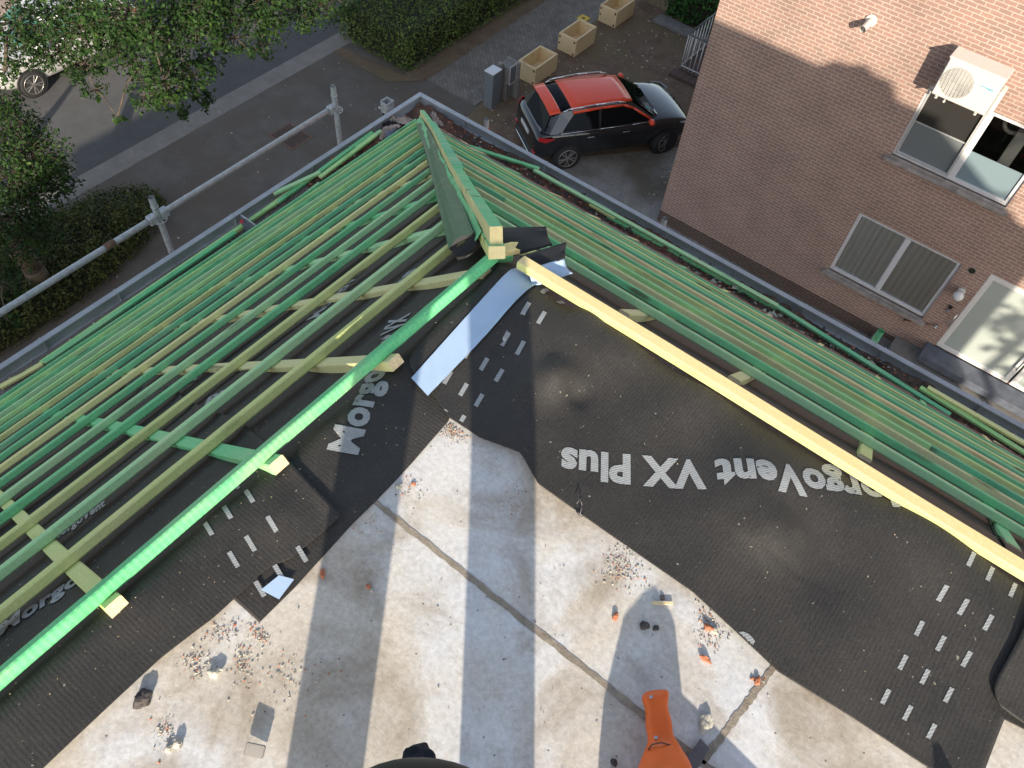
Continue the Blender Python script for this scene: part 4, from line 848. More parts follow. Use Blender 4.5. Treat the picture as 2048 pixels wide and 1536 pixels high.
for i, (x, y, zt, m, l) in enumerate([(-3.81, 5.02, -3.0, 'galv', 'scaffold tube tip with a red band behind the far gutter near the car'), (-1.875, 5.02, -3.02, 'galv', 'bare scaffold tube tip behind the far gutter near the house corner'), (.055, 5.02, -2.97, 'teal', 'green painted scaffold tube tip behind the far gutter near the double door')]):
    t = thing('scaffold_standard', l, 'scaffold', (x, y, G), 'scaffold tube tips behind the far gutter'); bm = bmesh.new(); tube(bm, (0, 0, 0), (0, 0, zt - G), .0242, 16, cap=False); tube(bm, (0, 0, zt - G - .001), (0, 0, 0), .018, 16, cap=False); bmo('tube', bm, m, t)
    bm = bmesh.new(); tube(bm, (0, 0, zt - G - .14), (0, 0, zt - G - .09), .027, 16); bmo('band', bm, 'redl' if i == 0 else m, t)
c = onz((775, 212), -3.05); t = thing('scaffold_coupler', 'galvanised bracket clamped to a tube end just outside the gutter corner', 'scaffold', tuple(c))
bm = bmesh.new(); box(bm, (-.045, -.045, -.10), (.045, .045, -.06), .004); box(bm, (-.045, -.045, -.10), (-.035, .045, .06), .002); box(bm, (.035, -.045, -.10), (.045, .045, .06), .002); box(bm, (-.034, .035, -.10), (.034, .045, .06), .002); box(bm, (-.034, -.045, -.10), (.034, -.035, .05), .002); bmo('bracket', bm, 'galv', t)
bm = bmesh.new(); tube(bm, (-.07, .02, -.25), (-.07, .02, .02), .018, 12); tube(bm, (.0, .0, -8), (0, 0, -.1), .024, 12); bmo('tube', bm, 'galv', t)
bm = bmesh.new(); [tube(bm, (-.095, y, z), (-.06, y, z), .010, 8) for y, z in ((.02, .0), (-.02, -.05), (.03, -.09))]; bmo('bolt', bm, 'galv', t)
# ------------------------------------------------------------------ ground
def sheet(name, x0, x1, y0, y1, z, mat, n=1):
    return structure(mesh(name, [(x0, y0, z), (x1, y0, z), (x1, y1, z), (x0, y1, z)], [(0, 1, 2, 3)], mat))
sheet('ground', -400, 400, -400, 400, G - .02, 'earth')
sheet('road', -22.6, -16.15, -120, 160, G - .012, 'asph')
structure(boxobj('kerb', (-16.15, -120, G - .03), (-15.58, 160, G + .012), 'kerb', None, .01))
structure(boxobj('kerb', (-22.9, -120, G - .03), (-22.6, 160, G + .05), 'kerb', None, .01))
sheet('pavement', -15.58, -4.2, -40, 14.3, G + .0, 'side'); sheet('far_pavement', -40, -22.9, -120, 160, G + .02, 'pink')
sheet('path', -15.58, -11.25, 14.3, 60, G + .0, 'pave')
def blob(name, pts, z, mat):
    return structure(mesh(name, [(x, y, z) for x, y in pts], [tuple(range(len(pts)))], mat))
blob('garden_soil', [(-11.3, 14.9), (-11.25, 60), (8, 60), (8, 11.0), (-9.4, 11.2), (-10.4, 12.2), (-11.0, 13.4), (-11.15, 14.2)], G + .006, 'soil')
blob('driveway', [(-9.6, 12.4), (-8.7, 13.6), (-7.9, 14.6), (-6.9, 15.8), (-5.9, 17.1), (-5.34, 17.3), (-5.34, 13.83), (6, 13.83), (6, 8), (-9.8, 8), (-9.9, 10.5)], G + .012, 'drive')
mc = [onz(p, G) for p in ((537, 270), (580, 247), (627, 277), (583, 303))]; bm = bmesh.new()
t = thing('manhole_cover', 'rusty square manhole cover in the pavement crossed by the scaffold rail', 'manhole cover', (-13.75, 10.22, G))
box(bm, (-.36, -.30, .002), (.36, .30, .012), .004); bmo('cover', bm, 'cover', t); bm = bmesh.new()
for a in ((-.42, -.36, .42, -.30), (-.42, .30, .42, .36), (-.42, -.30, -.36, .30), (.36, -.30, .42, .30)): box(bm, (a[0], a[1], .001), (a[2], a[3], .009))
bmo('frame', bm, 'rust', t)
# leaves, litter on the soil
pts = [(random.uniform(-11, -5.5), random.uniform(13, 24), G + .012) for _ in range(900)]
pts = [p for p in pts if not (-8.9 < p[0] < -6.3 and 13.8 < p[1] < 17.3)]
chips('garden_litter', pts[:450], 'mortar', .012, .035, sq=.25); chips('garden_litter', pts[450:], 'cut', .010, .03, sq=.2)
chips('street_litter', [(random.uniform(-16, -9), random.uniform(4, 16), G + .006) for _ in range(160)], 'rag', .01, .03, sq=.2)
structure(blob('garden_soil', [(-13.6, 13.5), (-12.9, 14.2), (-13.15, 30), (-13.5, 30), (-13.5, 14), (-16, 13.75), (-16.0, 13.45)], G + .009, 'soil'))
# ------------------------------------------------------------------ foliage
def leaves(name, P, Nrm, size, mat, parent=None, shape='lobed', flat=.6):
    k = len(P); P = np.asarray(P, float); rn = RNG.normal(size=(k, 3)); nn = Nrm * flat + rn * (1 - flat) * 1.2; nn /= np.linalg.norm(nn, axis=1)[:, None]
    u = np.cross(nn, RNG.normal(size=(k, 3))); u /= np.linalg.norm(u, axis=1)[:, None]; v = np.cross(nn, u); s = (size * RNG.uniform(.6, 1.25, size=k))[:, None]
    if shape == 'lobed': T = [(-.05, 0, 0), (.12, .22, .0), (.32, .14, .04), (.48, .34, .02), (.68, .18, .05), (1, 0, -.08), (.68, -.18, .05), (.48, -.34, .02), (.32, -.14, .04), (.12, -.22, 0)]; FT = [(0, 1, 2, 8, 9), (2, 3, 4, 6, 7, 8), (4, 5, 6)]
    else: T = [(0, 0, 0), (.35, .26, .03), (.8, .2, .02), (1, 0, -.08), (.8, -.2, .02), (.35, -.26, .03)]; FT = [(0, 1, 2, 3, 4, 5)]
    V = np.concatenate([P + s * (u * (a - .4) + v * b + nn * c) for a, b, c in T], axis=1).reshape(-1, 3); m = len(T)
    F = [tuple(m * i + q for q in f) for i in range(k) for f in FT]
    o = mesh(name, V, F, mat, parent); a = o.data.attributes.new('lv', 'FLOAT', 'FACE'); a.data.foreach_set('value', np.repeat(np.clip(RNG.beta(2, 3, size=k), 0, 1), len(FT)).astype(np.float32)); return o
def clump_pts(c, r, n, twigs=None):
    """leaf positions in tufts round a centre"""
    c = np.asarray(c); tw = max(4, n // 9); tc = RNG.normal(size=(tw, 3)); tc /= np.linalg.norm(tc, axis=1)[:, None]; tc *= (RNG.uniform(.25, 1, size=tw) ** .55)[:, None] * r; tc[:, 2] *= .75
    pts = tc[RNG.integers(0, tw, n)] + RNG.normal(size=(n, 3)) * r * .13; nr = pts / (np.linalg.norm(pts, axis=1)[:, None] + 1e-6) + np.array([0, 0, .9]); nr /= np.linalg.norm(nr, axis=1)[:, None]
    return pts + c, nr, tc + c
def tree(label, trunk_xy, clumps, n_per, size, mat, group=None, base=G, extra=None, tr=.22, name='oak_tree', top=None):
    t = thing(name, label, 'tree', (trunk_xy[0], trunk_xy[1], base), group); PP = []; NN = []; TC = []
    for c, r in clumps:
        p, nr, tc = clump_pts(c, r, int(n_per * (r / .6) ** 2)); PP.append(p); NN.append(nr); TC.append((c, tc))
    P = np.concatenate(PP) - np.array(t.location); leaves('crown', P, np.concatenate(NN), size, mat, t)
    bm = bmesh.new(); T0 = Vector((0, 0, 0)); zt = (top if top is not None else np.mean([c[2] for c, r in clumps]) + 1.0) - base
    pts = [Vector((.12 * math.sin(i * 1.3), .1 * math.cos(i), zt * i / 6)) for i in range(7)]
    for i in range(6): tube(bm, pts[i], pts[i + 1], tr * (1 - i * .12), 10, tr * (1 - (i + 1) * .12))
    bmo('trunk', bm, 'bark', t); bm = bmesh.new()
    nodes = [pts[-1]]; todo = [(Vector(c) - t.location, tc) for c, tc in TC]
    while todo:
        k = min(range(len(todo)), key=lambda i: min((todo[i][0] - q).length for q in nodes)); cv, tc = todo.pop(k); st = min(nodes, key=lambda q: (q - cv).length); nodes.append(cv)
        mid = (st + cv) / 2 + Vector((0, 0, .12)); rr_ = .030 if len(nodes) < 5 else .014; tube(bm, st, mid, rr_, 6, rr_ * .8); tube(bm, mid, cv, rr_ * .8, 6, rr_ * .5)
        for q in tc[::2]: tube(bm, cv, Vector(q) - t.location, .006, 4, .003)
    bmo('branches', bm, 'bark', t); return t
def pc_(px, py, z, rpx):
    p = onz((px, py), z); d = np.linalg.norm(p - CAM); return (p, rpx * d / fpx)
TC1 = [(30, 45, -5.5, 60), (95, 30, -6, 55), (160, 55, -5.2, 60), (225, 75, -5.6, 55), (120, 100, -6, 45), (60, 100, -6.4, 40), (190, 20, -5, 60), (260, 25, -4.6, 62), (300, 60, -4.8, 50), (345, 20, -5, 55), (340, 95, -5.4, 45), (395, 50, -5, 52),
       (440, 25, -5, 50), (470, 75, -5.6, 40), (500, 20, -5.2, 48), (545, 45, -5.6, 42), (600, 20, -5.8, 42), (650, 10, -5.8, 38), (520, 90, -6, 30), (620, 45, -6, 26), (280, 130, -6, 38), (170, 130, -6.2, 35), (330, 165, -5.4, 48), (385, 150, -5.6, 42), (290, 195, -6, 32),
       (350, 205, -5.8, 36), (400, 195, -6, 26), (420, 120, -6, 32), (190, 180, -6.5, 22), (145, 145, -6.4, 22), (235, 235, -6.6, 14), (10, 140, -6, 30), (700, 15, -6.2, 20), (410, 10, -4.8, 60), (540, 0, -5, 50)]
TC1 = [pc_(a, b, c, d) for a, b, c, d in TC1]
tree('leafy oak overhanging the road and silver car at the top left', (-13.6, 3.4), TC1, 1250, .066, 'leafA', name='oak_tree', top=-6.2)
TC2 = [pc_(a, b, c, d) for a, b, c, d in [(20, 260, -7.2, 60), (60, 300, -7.2, 58), (25, 350, -7.4, 62), (85, 345, -7.6, 45), (15, 430, -7.8, 60), (70, 400, -8, 48), (110, 330, -7.8, 30), (130, 365, -8, 26), (20, 500, -8, 45), (60, 470, -8.2, 45), (10, 205, -6.8, 30), (5, 570, -8.2, 30), (15, 640, -8, 22)]]
tree('dense low oak crown at the left edge above the shrubs', (-14.9, 2.0), TC2, 1400, .064, 'leafA', name='oak_tree', top=-8.2)
def mass(name, label, x0, x1, y0, y1, h, n, size, mat, cat='hedge', wav=.08, round_=.0):
    """clipped block of leaves on a hidden dark core"""
    cx, cy = (x0 + x1) / 2, (y0 + y1) / 2; t = thing(name, label, cat, (cx, cy, G)); ax, ay = (x1 - x0) / 2, (y1 - y0) / 2; P = []; NR = []
    At = (x1 - x0) * (y1 - y0); As = 2 * (x1 - x0 + y1 - y0) * h
    while len(P) < n:
        if random.random() < At / (At + As): p = [random.uniform(-ax, ax), random.uniform(-ay, ay), h]; nr = (0, 0, 1)
        else:
            if random.random() < ax / (ax + ay): sy = random.choice((-1, 1)); p = [random.uniform(-ax, ax), sy * ay, random.uniform(.02, h)]; nr = (0, sy, .5)
            else: sx = random.choice((-1, 1)); p = [sx * ax, random.uniform(-ay, ay), random.uniform(.02, h)]; nr = (sx, 0, .5)
        if round_:
            q = math.hypot(p[0] / ax, p[1] / ay)
            if q > 1: continue
            if nr[2] == 1: p[2] = h * math.sqrt(max(0.02, 1 - .85 * q * q)) * (1 + .12 * math.sin(p[0] * 5) * math.cos(p[1] * 4))
        d = random.gauss(0, wav) - .02; w = .06 * math.sin(p[0] * 6 + p[1] * 5) * math.cos(p[1] * 4 - p[2] * 5); P.append([p[i] + nr[i] * (d + w) for i in range(3)]); NR.append(nr)
    NR = np.array(NR, float); NR /= np.linalg.norm(NR, axis=1)[:, None]; leaves('foliage', np.array(P), NR, size, mat, t, 'oval')
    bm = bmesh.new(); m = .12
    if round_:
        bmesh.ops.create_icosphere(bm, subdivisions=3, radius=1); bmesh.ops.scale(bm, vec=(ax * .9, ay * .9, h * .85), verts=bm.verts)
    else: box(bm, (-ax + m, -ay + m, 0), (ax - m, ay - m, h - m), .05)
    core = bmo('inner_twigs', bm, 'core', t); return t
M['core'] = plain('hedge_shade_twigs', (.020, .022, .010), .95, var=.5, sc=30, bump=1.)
mass('hedge', 'clipped green hedge block standing between the road and the paved path', -15.95, -13.45, 14.15, 24.5, 1.05, 26000, .075, 'leafB')
mass('ground_shrub', 'dark low shrub bed beside the pavement under the scaffold rail', -15.5, -12.75, -1.5, 6.75, .55, 26000, .075, 'leafD', 'shrub', .10, 1)
mass('laurel_bush', 'glossy green laurel bush beside the wooden fence', -9.95, -7.3, 21.7, 24.2, 1.0, 5200, .11, 'leafC', 'shrub', .09)
# unseen tree crown, added to shade the brick wall and dapple the door
tcs = [(np.array([9.9 + random.uniform(-.5, .6), 2.2 + random.uniform(-.5, .5), random.uniform(-1.7, .6)]), random.uniform(.5, .7)) for _ in range(7)] + [(np.array([10.2 + random.uniform(-.7, .9), 2.6 + random.uniform(-.6, .6), random.uniform(-5.0, -2.6)]), random.uniform(.28, .45)) for _ in range(9)]
tree('unseen tree added beyond the right-hand end of the roofed building to shade the brick house', (11.2, 1.8), tcs, 160, .16, 'leafA', top=-3, name='unseen_shade_tree')
tcs = [(np.array([5 + random.uniform(-2.2, 2.2), -14 + random.uniform(-1.4, 1.4), random.uniform(-2, 4.2)]), random.uniform(.7, 1.1)) for _ in range(14)]
# ------------------------------------------------------------------ planters, cabinets, fence
def planter(y0, label):
    t = thing('wooden_planter', label, 'planter', (-10.92, y0 + .48, G), 'wooden planters along the path'); w, l, h, th = .30, .50, .52, .055
    for nm, lo, hi in (('side_board', (-w, -l, .02), (-w + th, l, h)), ('side_board', (w - th, -l, .02), (w, l, h)), ('end_board', (-w + th + .002, -l, .02), (w - th - .002, -l + th, h)), ('end_board', (-w + th + .002, l - th, .02), (w - th - .002, l, h)), ('floor_board', (-w + th, -l + th, .10), (w - th, l - th, .13))):
        boxobj(nm, lo, hi, 'board', t, .006)
    bm = bmesh.new()
    for z in (.19, .36): box(bm, (-w - .002, -l - .002, z - .004), (w + .002, -l + .001, z + .004)); box(bm, (w - .001, -l, z - .004), (w + .002, l, z + .004))
    bmo('board_gaps', bm, 'khaki', t); bm = bmesh.new()
    for z in (.22, .40): box(bm, (-w + .02, -l - .004, z), (-w + .075, -l, z + .05))
    for z in (.05, .40): box(bm, (w - .09, -l - .004, z), (w - .03, -l, z + .06))
    bmo('end_grain', bm, 'rust', t); bm = bmesh.new(); box(bm, (-.06, -.05, .131), (.02, .06, .135)); box(bm, (-.05, .12, .131), (.03, .2, .135)); bmo('drain_hole', bm, 'core', t)
planter(16.05, 'wooden planter nearest the grey cabinets, open and empty'); planter(17.92, 'middle wooden planter beside the small yellow marker'); planter(19.98, 'far wooden planter by the fence, cut by the top of the picture')
t = thing('utility_cabinet', 'slim dark grey cabinet with a light sloping lid at the path edge', 'cabinet', (-10.95, 14.6, G)); boxobj('body', (-.14, -.17, 0), (.14, .17, 1.0), 'cab', t, .008); boxobj('lid', (-.15, -.18, 1.002), (.15, .18, 1.03), 'frame', t, .005)
t = thing('letterbox_stand', 'grey concrete letterbox stand with two framed openings next to the slim cabinet', 'letterbox', (-10.88, 15.10, G))
boxobj('slab', (-.17, -.20, 0), (-.02, -.12, 1.06), 'cab2', t, .006); boxobj('slab', (-.17, .17, 0), (.25, .23, 1.04), 'cab2', t, .006); boxobj('box', (-.17, -.118, .50), (.17, .168, .98), 'cab2', t, .006); boxobj('door', (.171, -.10, .56), (.178, .15, .98), 'cab', t); bm = bmesh.new()
for a, b in (((.172, -.118, .50), (.182, .165, .525)), ((.172, -.118, 1.0), (.182, .165, 1.03)), ((.172, -.118, .527), (.182, -.095, .998)), ((.172, .145, .527), (.182, .165, .998))): box(bm, a, b)
bmo('door_frame', bm, 'frame', t); boxobj('foot', (-.10, -.118, 0), (.10, .168, .498), 'cab2', t)
o = boxobj('marker_tile', (-11.75, 19.62, G + .002), (-11.45, 19.92, G + .02), 'yel'); tag(o, 'yellow marker tile with a dark sign in the path by the middle planter', 'marker'); bm = bmesh.new(); box(bm, (-11.66, 19.74, G + .021), (-11.55, 19.80, G + .024)); box(bm, (-11.60, 19.70, G + .021), (-11.57, 19.735, G + .024)); f_ = bmo('sign_mark', bm, 'blackp'); f_.parent = o
t = thing('wooden_fence', 'brown vertical board fence at the top between planter and laurel', 'fence', (-10.3, 21.9, G))
for i in range(7):
    boxobj('fence_board', (-.62 + i * .17, -.01, .02), (-.62 + i * .17 + .155, .012, 1.6), 'fencew', t, .003)
boxobj('fence_rail', (-.65, .014, .3), (.62, .05, .38), 'fencew', t); boxobj('fence_rail', (-.65, .014, 1.2), (.62, .05, 1.28), 'fencew', t)
o = boxobj('garden_wall', (-10.0, 21.05, G), (-7.35, 21.5, G + .12), 'stepc', None, .02); tag(o, 'low stone edging in front of the laurel bush', 'edging')
# ------------------------------------------------------------------ brick house
WY = 13.84; HX = -5.34
hs = thing('brick_house', 'tall brown brick house with white windows and a double door', 'house', (HX, WY, G))
def hr(x, z, y=0.): return (x - HX, y, z - G)
op = [(-1.40, .66, -10.12, -8.58), (-1.40, .68, -7.20, -5.80), (1.16, 3.30, -10.62, -8.50)]
xs = sorted({HX, 14.0, *[o[0] for o in op], *[o[1] for o in op]}); zs = sorted({G, -10.80, 3.0, *[o[2] for o in op], *[o[3] for o in op]})
bm = bmesh.new()
for i in range(len(xs) - 1):
    for j in range(len(zs) - 1):
        x, z = (xs[i] + xs[i + 1]) / 2, (zs[j] + zs[j + 1]) / 2
        if any(o[0] < x < o[1] and o[2] < z < o[3] for o in op): continue
        v = [bm.verts.new(hr(a, b)) for a, b in ((xs[i], zs[j]), (xs[i + 1], zs[j]), (xs[i + 1], zs[j + 1]), (xs[i], zs[j + 1]))]; bm.faces.new(v)
bmesh.ops.remove_doubles(bm, verts=bm.verts, dist=1e-4)
for a, b, c, d in op:   # reveals
    for p, q in (((a, c), (a, d)), ((a, d), (b, d)), ((b, d), (b, c)), ((b, c), (a, c))):
        bm.faces.new([bm.verts.new(hr(*p)), bm.verts.new(hr(*q)), bm.verts.new(hr(*q, .14)), bm.verts.new(hr(*p, .14))])
bmo('wall', bm, 'brick', hs)
mesh('side_wall', [hr(HX, G, .0), hr(HX, G, 9.), hr(HX, 3, 9.), hr(HX, 3, .0)], [(0, 3, 2, 1)], 'brickY', hs); mesh('back_wall', [hr(HX, G, 9), hr(14, G, 9), hr(14, 3, 9), hr(HX, 3, 9), hr(14, G, 0), hr(14, 3, 0)], [(0, 1, 2, 3), (1, 4, 5, 2)], 'brickY', hs); mesh('roof', [hr(HX - .3, 3, -.3), hr(14.3, 3, -.3), hr(14.3, 3, 9.3), hr(HX - .3, 3, 9.3), hr(HX - .3, 5.5, 4.5), hr(14.3, 5.5, 4.5)], [(0, 1, 5, 4), (2, 3, 4, 5), (0, 4, 3), (1, 2, 5)], 'slate', hs)
bm = bmesh.new(); box(bm, hr(HX - .0, G, -.022), hr(1.12, -10.90, .02)); box(bm, hr(3.32, G, -.022), hr(14, -10.90, .02)); bmo('plinth', bm, 'plinth', hs)
def window(x0, x1, z0, z1, xm, kind):
    fr = bmesh.new(); w = .075; Y0, Y1 = .035, .10
    for a, b in (((x0, z0), (x1, z0 + w)), ((x0, z1 - w), (x1, z1)), ((x0, z0 + w), (x0 + w, z1 - w)), ((x1 - w, z0 + w), (x1, z1 - w)), ((xm - w * .75, z0 + w), (xm + w * .75, z1 - w))):
        box(fr, hr(a[0] + .001, a[1] + .001, Y0), hr(b[0] - .001, b[1] - .001, Y1), .004)
    f = bmo('window', fr, 'frame', hs)
    for a, b, k in ((x0 + w, xm - w * .75, 0), (xm + w * .75, x1 - w, 1)):
        if kind == 'curtain':
            boxobj('pane', hr(a, z0 + w, .07), hr(b, z1 - w, .074), 'glass', f); n = 60; V = []
            for i in range(n + 1):
                x = a + (b - a) * i / n
                for z in (z0 + w, z1 - w): V.append(hr(x, z, 0.088 + .010 * math.sin(i * 1.1) + .006 * math.sin(i * .43)))
            mesh('curtain', V, [(2 * i, 2 * i + 2, 2 * i + 3, 2 * i + 1) for i in range(n)], 'curtain', f, True)
        else:
            zm = z0 + .70 if k == 0 else z0 + .62
            boxobj('film_pane', hr(a, z0 + w, .066), hr(b, zm, .074), 'gfrost' if k == 0 else 'gfrost2', f); boxobj('pane', hr(a, zm + .004, .067), hr(b, z1 - w, .073), 'gdark' if k == 0 else 'glass', f)
            if k == 0:
                bm = bmesh.new(); box(bm, hr(a, zm - .008, .05), hr(b, zm + .012, .064)); box(bm, hr(a - .03, z0 + w - .03, .02), hr(b, z0 + w, .034)); box(bm, hr(a - .03, z0 + w, .02), hr(a, z1 - w, .034)); box(bm, hr(b - .03, z0 + w, .02), hr(b, z1 - w, .034)); bmo('screen_rail', bm, 'railw', f)
    boxobj('room', hr(x0, z0, 1.4), hr(x1, z1, 1.42), 'interior', f)
    bm = bmesh.new(); box(bm, hr(x0 - .09, z0 - .11, -.10), hr(x1 + .09, z0 - .045, .03), .006); box(bm, hr(x0 - .02, z0 - .045, -.035), hr(x1 + .02, z0 - .0, .034), .006); bmo('sill', bm, 'stone', f)
    return f
window(-1.40, .66, -10.12, -8.58, -.37, 'curtain'); f2 = window(-1.40, .68, -7.20, -5.80, -.34, 'film')
bm = bmesh.new(); box(bm, hr(.15, -6.9, .3), hr(.35, -6.1, .55), .01); bmo('indoor_machine', bm, 'whitep', f2); bm = bmesh.new(); tube(bm, hr(.42, -6.5, .35), hr(.56, -5.95, .30), .012, 8); bmo('red_stick', bm, 'redl', f2)
bm = bmesh.new()
for i in range(14):
    a0, a1 = math.pi * i / 12, math.pi * (i + 1) / 12; c = np.array(hr(.06, -6.05, .4)); tube(bm, c + .16 * np.array((math.cos(a0 + 2.5), 0, math.sin(a0 + 2.5))), c + .16 * np.array((math.cos(a1 + 2.5), 0, math.sin(a1 + 2.5))), .035, 8)
bmo('indoor_hose', bm, 'acgrey', f2)
# double door
dr = bmesh.new(); w = .10
for x0, x1 in ((1.16, 2.62), (2.66, 3.30)):
    for a, b in (((x0, -10.55), (x1, -10.55 + w)), ((x0, -8.5 - w), (x1, -8.5)), ((x0, -10.55 + w), (x0 + w, -8.5 - w)), ((x1 - w, -10.55 + w), (x1, -8.5 - w))): box(dr, hr(a[0], a[1], -.01), hr(b[0], b[1], .05), .006)
d = bmo('door', dr, 'white', hs); boxobj('frosted_pane', hr(1.26, -10.45, .01), hr(2.52, -8.60, .02), 'dfrost', d); boxobj('frosted_pane', hr(2.76, -10.45, .01), hr(3.20, -8.60, .02), 'dfrost', d)
bm = bmesh.new(); path(bm, [hr(1.12, -9.95, -.02), hr(1.12, -9.95, -.07), hr(1.12, -9.60, -.07), hr(1.12, -9.60, -.02)], .012); bmo('handle', bm, 'chrome', d); bm = bmesh.new(); path(bm, [hr(2.57, -10.1, -.02), hr(2.57, -10.1, -.09), hr(2.57, -9.2, -.09), hr(2.57, -9.2, -.02)], .014); bmo('handle', bm, 'chrome', d)
ds = thing('door_steps', 'bluestone threshold above two grey concrete steps at the double door', 'steps', (2, 13.4, G)); boxobj('threshold', (-1.0, -.02, .46), (1.55, .43, .63), 'slate', ds, .01); boxobj('step', (-1.55, -.34, .24), (1.60, .42, .40), 'stepc', ds, .012); boxobj('step', (-1.95, -.62, .0), (2.0, .42, .20), 'stepc', ds, .012)
# lamp, boxes and cable on the wall, outlet pipe, vent hole
lp = thing('globe_lamp', 'white globe wall lamp beside the double door', 'wall lamp', (.93, WY, -9.10)); bm = bmesh.new(); tube(bm, (0, -.001, 0), (0, -.05, 0), .07, 20); tube(bm, (0, -.05, 0), (0, -.14, -.02), .02, 10); bmo('base', bm, 'whitep', lp)
bm = bmesh.new(); bmesh.ops.create_uvsphere(bm, u_segments=24, v_segments=16, radius=.095); bmesh.ops.translate(bm, verts=bm.verts, vec=(0, -.16, -.03)); bmo('globe', bm, 'white', lp, True)
t = thing('door_bell', 'small dark bell box on the brick below the globe lamp', 'door bell', (.95, WY, -9.55)); boxobj('box', (-.035, -.04, -.035), (.035, -.001, .035), 'blackp', t, .004); boxobj('button', (-.03, -.06, -.12), (.03, -.001, -.07), 'chrome', t, .004)
t = thing('garden_tap', 'thin pipe with a small tap crossing the brick near the door frame', 'tap', (.45, WY, -10.35)); bm = bmesh.new(); tube(bm, (-.05, -.02, 0), (.52, -.03, .27), .010, 8); bmo('pipe', bm, 'rust', t); bm = bmesh.new(); tube(bm, (.50, -.001, .27), (.50, -.09, .27), .022, 10); tube(bm, (.50, -.08, .27), (.50, -.10, .20), .012, 8); bmo('tap', bm, 'chrome', t); bm = bmesh.new(); tube(bm, (-.05, -.001, 0), (-.05, -.05, 0), .022, 10); bmo('wall_plate', bm, 'rust', t)
t = thing('wall_vent', 'dark round vent hole in the brick above the globe lamp', 'vent', (.86, WY, -8.62)); bm = bmesh.new(); tube(bm, (0, -.004, 0), (0, -.001, 0), .065, 20); bmo('hole', bm, 'core', t); bm = bmesh.new()
for i in range(24):
    a0, a1 = 2 * math.pi * i / 24, 2 * math.pi * (i + 1) / 24; tube(bm, (.07 * math.cos(a0), -.004, .07 * math.sin(a0)), (.07 * math.cos(a1), -.004, .07 * math.sin(a1)), .008, 6)
bmo('ring', bm, 'stone', t)
t = thing('exhaust_pipe', 'white plastic exhaust pipe sticking out of the sunlit brick', 'pipe', (-2.70, WY, -5.21)); bm = bmesh.new(); tube(bm, (0, -.001, 0), (0, -.03, 0), .095, 24); bmo('wall_collar', bm, 'whitep', t); bm = bmesh.new(); tube(bm, (0, -.031, 0), (-.0, -.36, -.015), .055, 20, cap=False); tube(bm, (0, -.36, -.015), (0, -.03, 0), .048, 20, cap=False); bmo('tube', bm, 'whitep', t); bm = bmesh.new(); tube(bm, (0, -.345, -.014), (0, -.30, -.013), .03, 12); bmo('inner_flue', bm, 'steel', t)
ac = thing('air_conditioner', 'white outdoor air conditioner hanging on the brick above the upper window', 'air conditioner', (-1.27, WY - .53, -5.64))
boxobj('casing', (0, 0, 0), (.87, .36, .62), 'whitep', ac, .015); boxobj('top_cover', (-.012, -.014, .622), (.882, .372, .652), 'whitep', ac, .006); boxobj('front_panel', (.015, -.008, .02), (.52, -.001, .60), 'whitep', ac, .003); boxobj('side_cover', (.872, .02, .03), (.95, .30, .42), 'whitep', ac, .02)
bm = bmesh.new(); tube(bm, (.27, -.0095, .31), (.27, -.0085, .31), .245, 40); bmo('fan_opening', bm, 'acgrey', ac); bm = bmesh.new()
for r in [.03 + .0195 * i for i in range(12)]:
    for i in range(36):
        a0, a1 = 2 * math.pi * i / 36, 2 * math.pi * (i + 1) / 36; tube(bm, (.27 + r * math.cos(a0), -.014, .31 + r * math.sin(a0)), (.27 + r * math.cos(a1), -.014, .31 + r * math.sin(a1)), .0026, 4, cap=False)
for i in range(9):
    x = .05 + i * .055; h = math.sqrt(max(0, .228 ** 2 - (x - .27) ** 2)); tube(bm, (x, -.018, .31 - h), (x, -.018, .31 + h), .004, 5)
bmo('fan_grille', bm, 'whitep', ac); bm = bmesh.new()
for i in range(7): box(bm, (.60 + i * .028, -.004, .40 + .010 * math.sin(i)), (.60 + i * .028 + .020, -.001, .425))
bmo('logo', bm, 'logo', ac)
for x in (.10, .74): bm = bmesh.new(); box(bm, (x - .02, .0, -.045), (x + .02, .52, -.030), .002); box(bm, (x - .006, -.01, -.03), (x + .006, .52, -.012), .002); box(bm, (x - .02, .0, -.012), (x + .02, .52, -.002), .002); bmo('bracket', bm, 'whitep', ac)
bm = bmesh.new(); tube(bm, (.23, .12, -.10), (.23, .12, 0), .012, 8); bmesh.ops.create_icosphere(bm, subdivisions=2, radius=.022, matrix=Matrix.Translation((.23, .12, -.10))); bmo('drain_spout', bm, 'whitep', ac)
# side stairs with railing
ss = thing('side_stairs', 'dark steps with a white barred railing at the side of the brick house', 'stairs', (-8.1, 19.4, G)); boxobj('landing', (-.02, 0, 0), (2.74, 3.2, .14), 'plinth', ss, .01); boxobj('step', (-.12, -.34, 0), (2.74, -.003, .09), 'plinth', ss, .01)
zt = 1.12
for i in range(7): x = .02 + .125 * i; bm = bmesh.new(); tube(bm, (x, .04, .14), (x, .04, zt), .016, 6); bmo('baluster', bm, 'white', ss)
for i in range(9): y = .20 + .20 * i; bm = bmesh.new(); tube(bm, (.02, y, .14), (.02, y, zt), .016, 6); bmo('baluster', bm, 'white', ss)
bm = bmesh.new(); path(bm, [(.9, .04, .20), (.02, .04, .20), (.02, 1.9, .20)], .016, 6); bmo('lower_rail', bm, 'white', ss); bm = bmesh.new(); path(bm, [(.9, .04, zt), (.02, .04, zt), (.02, 1.9, zt)], .026, 8); bmo('handrail', bm, 'steel', ss)
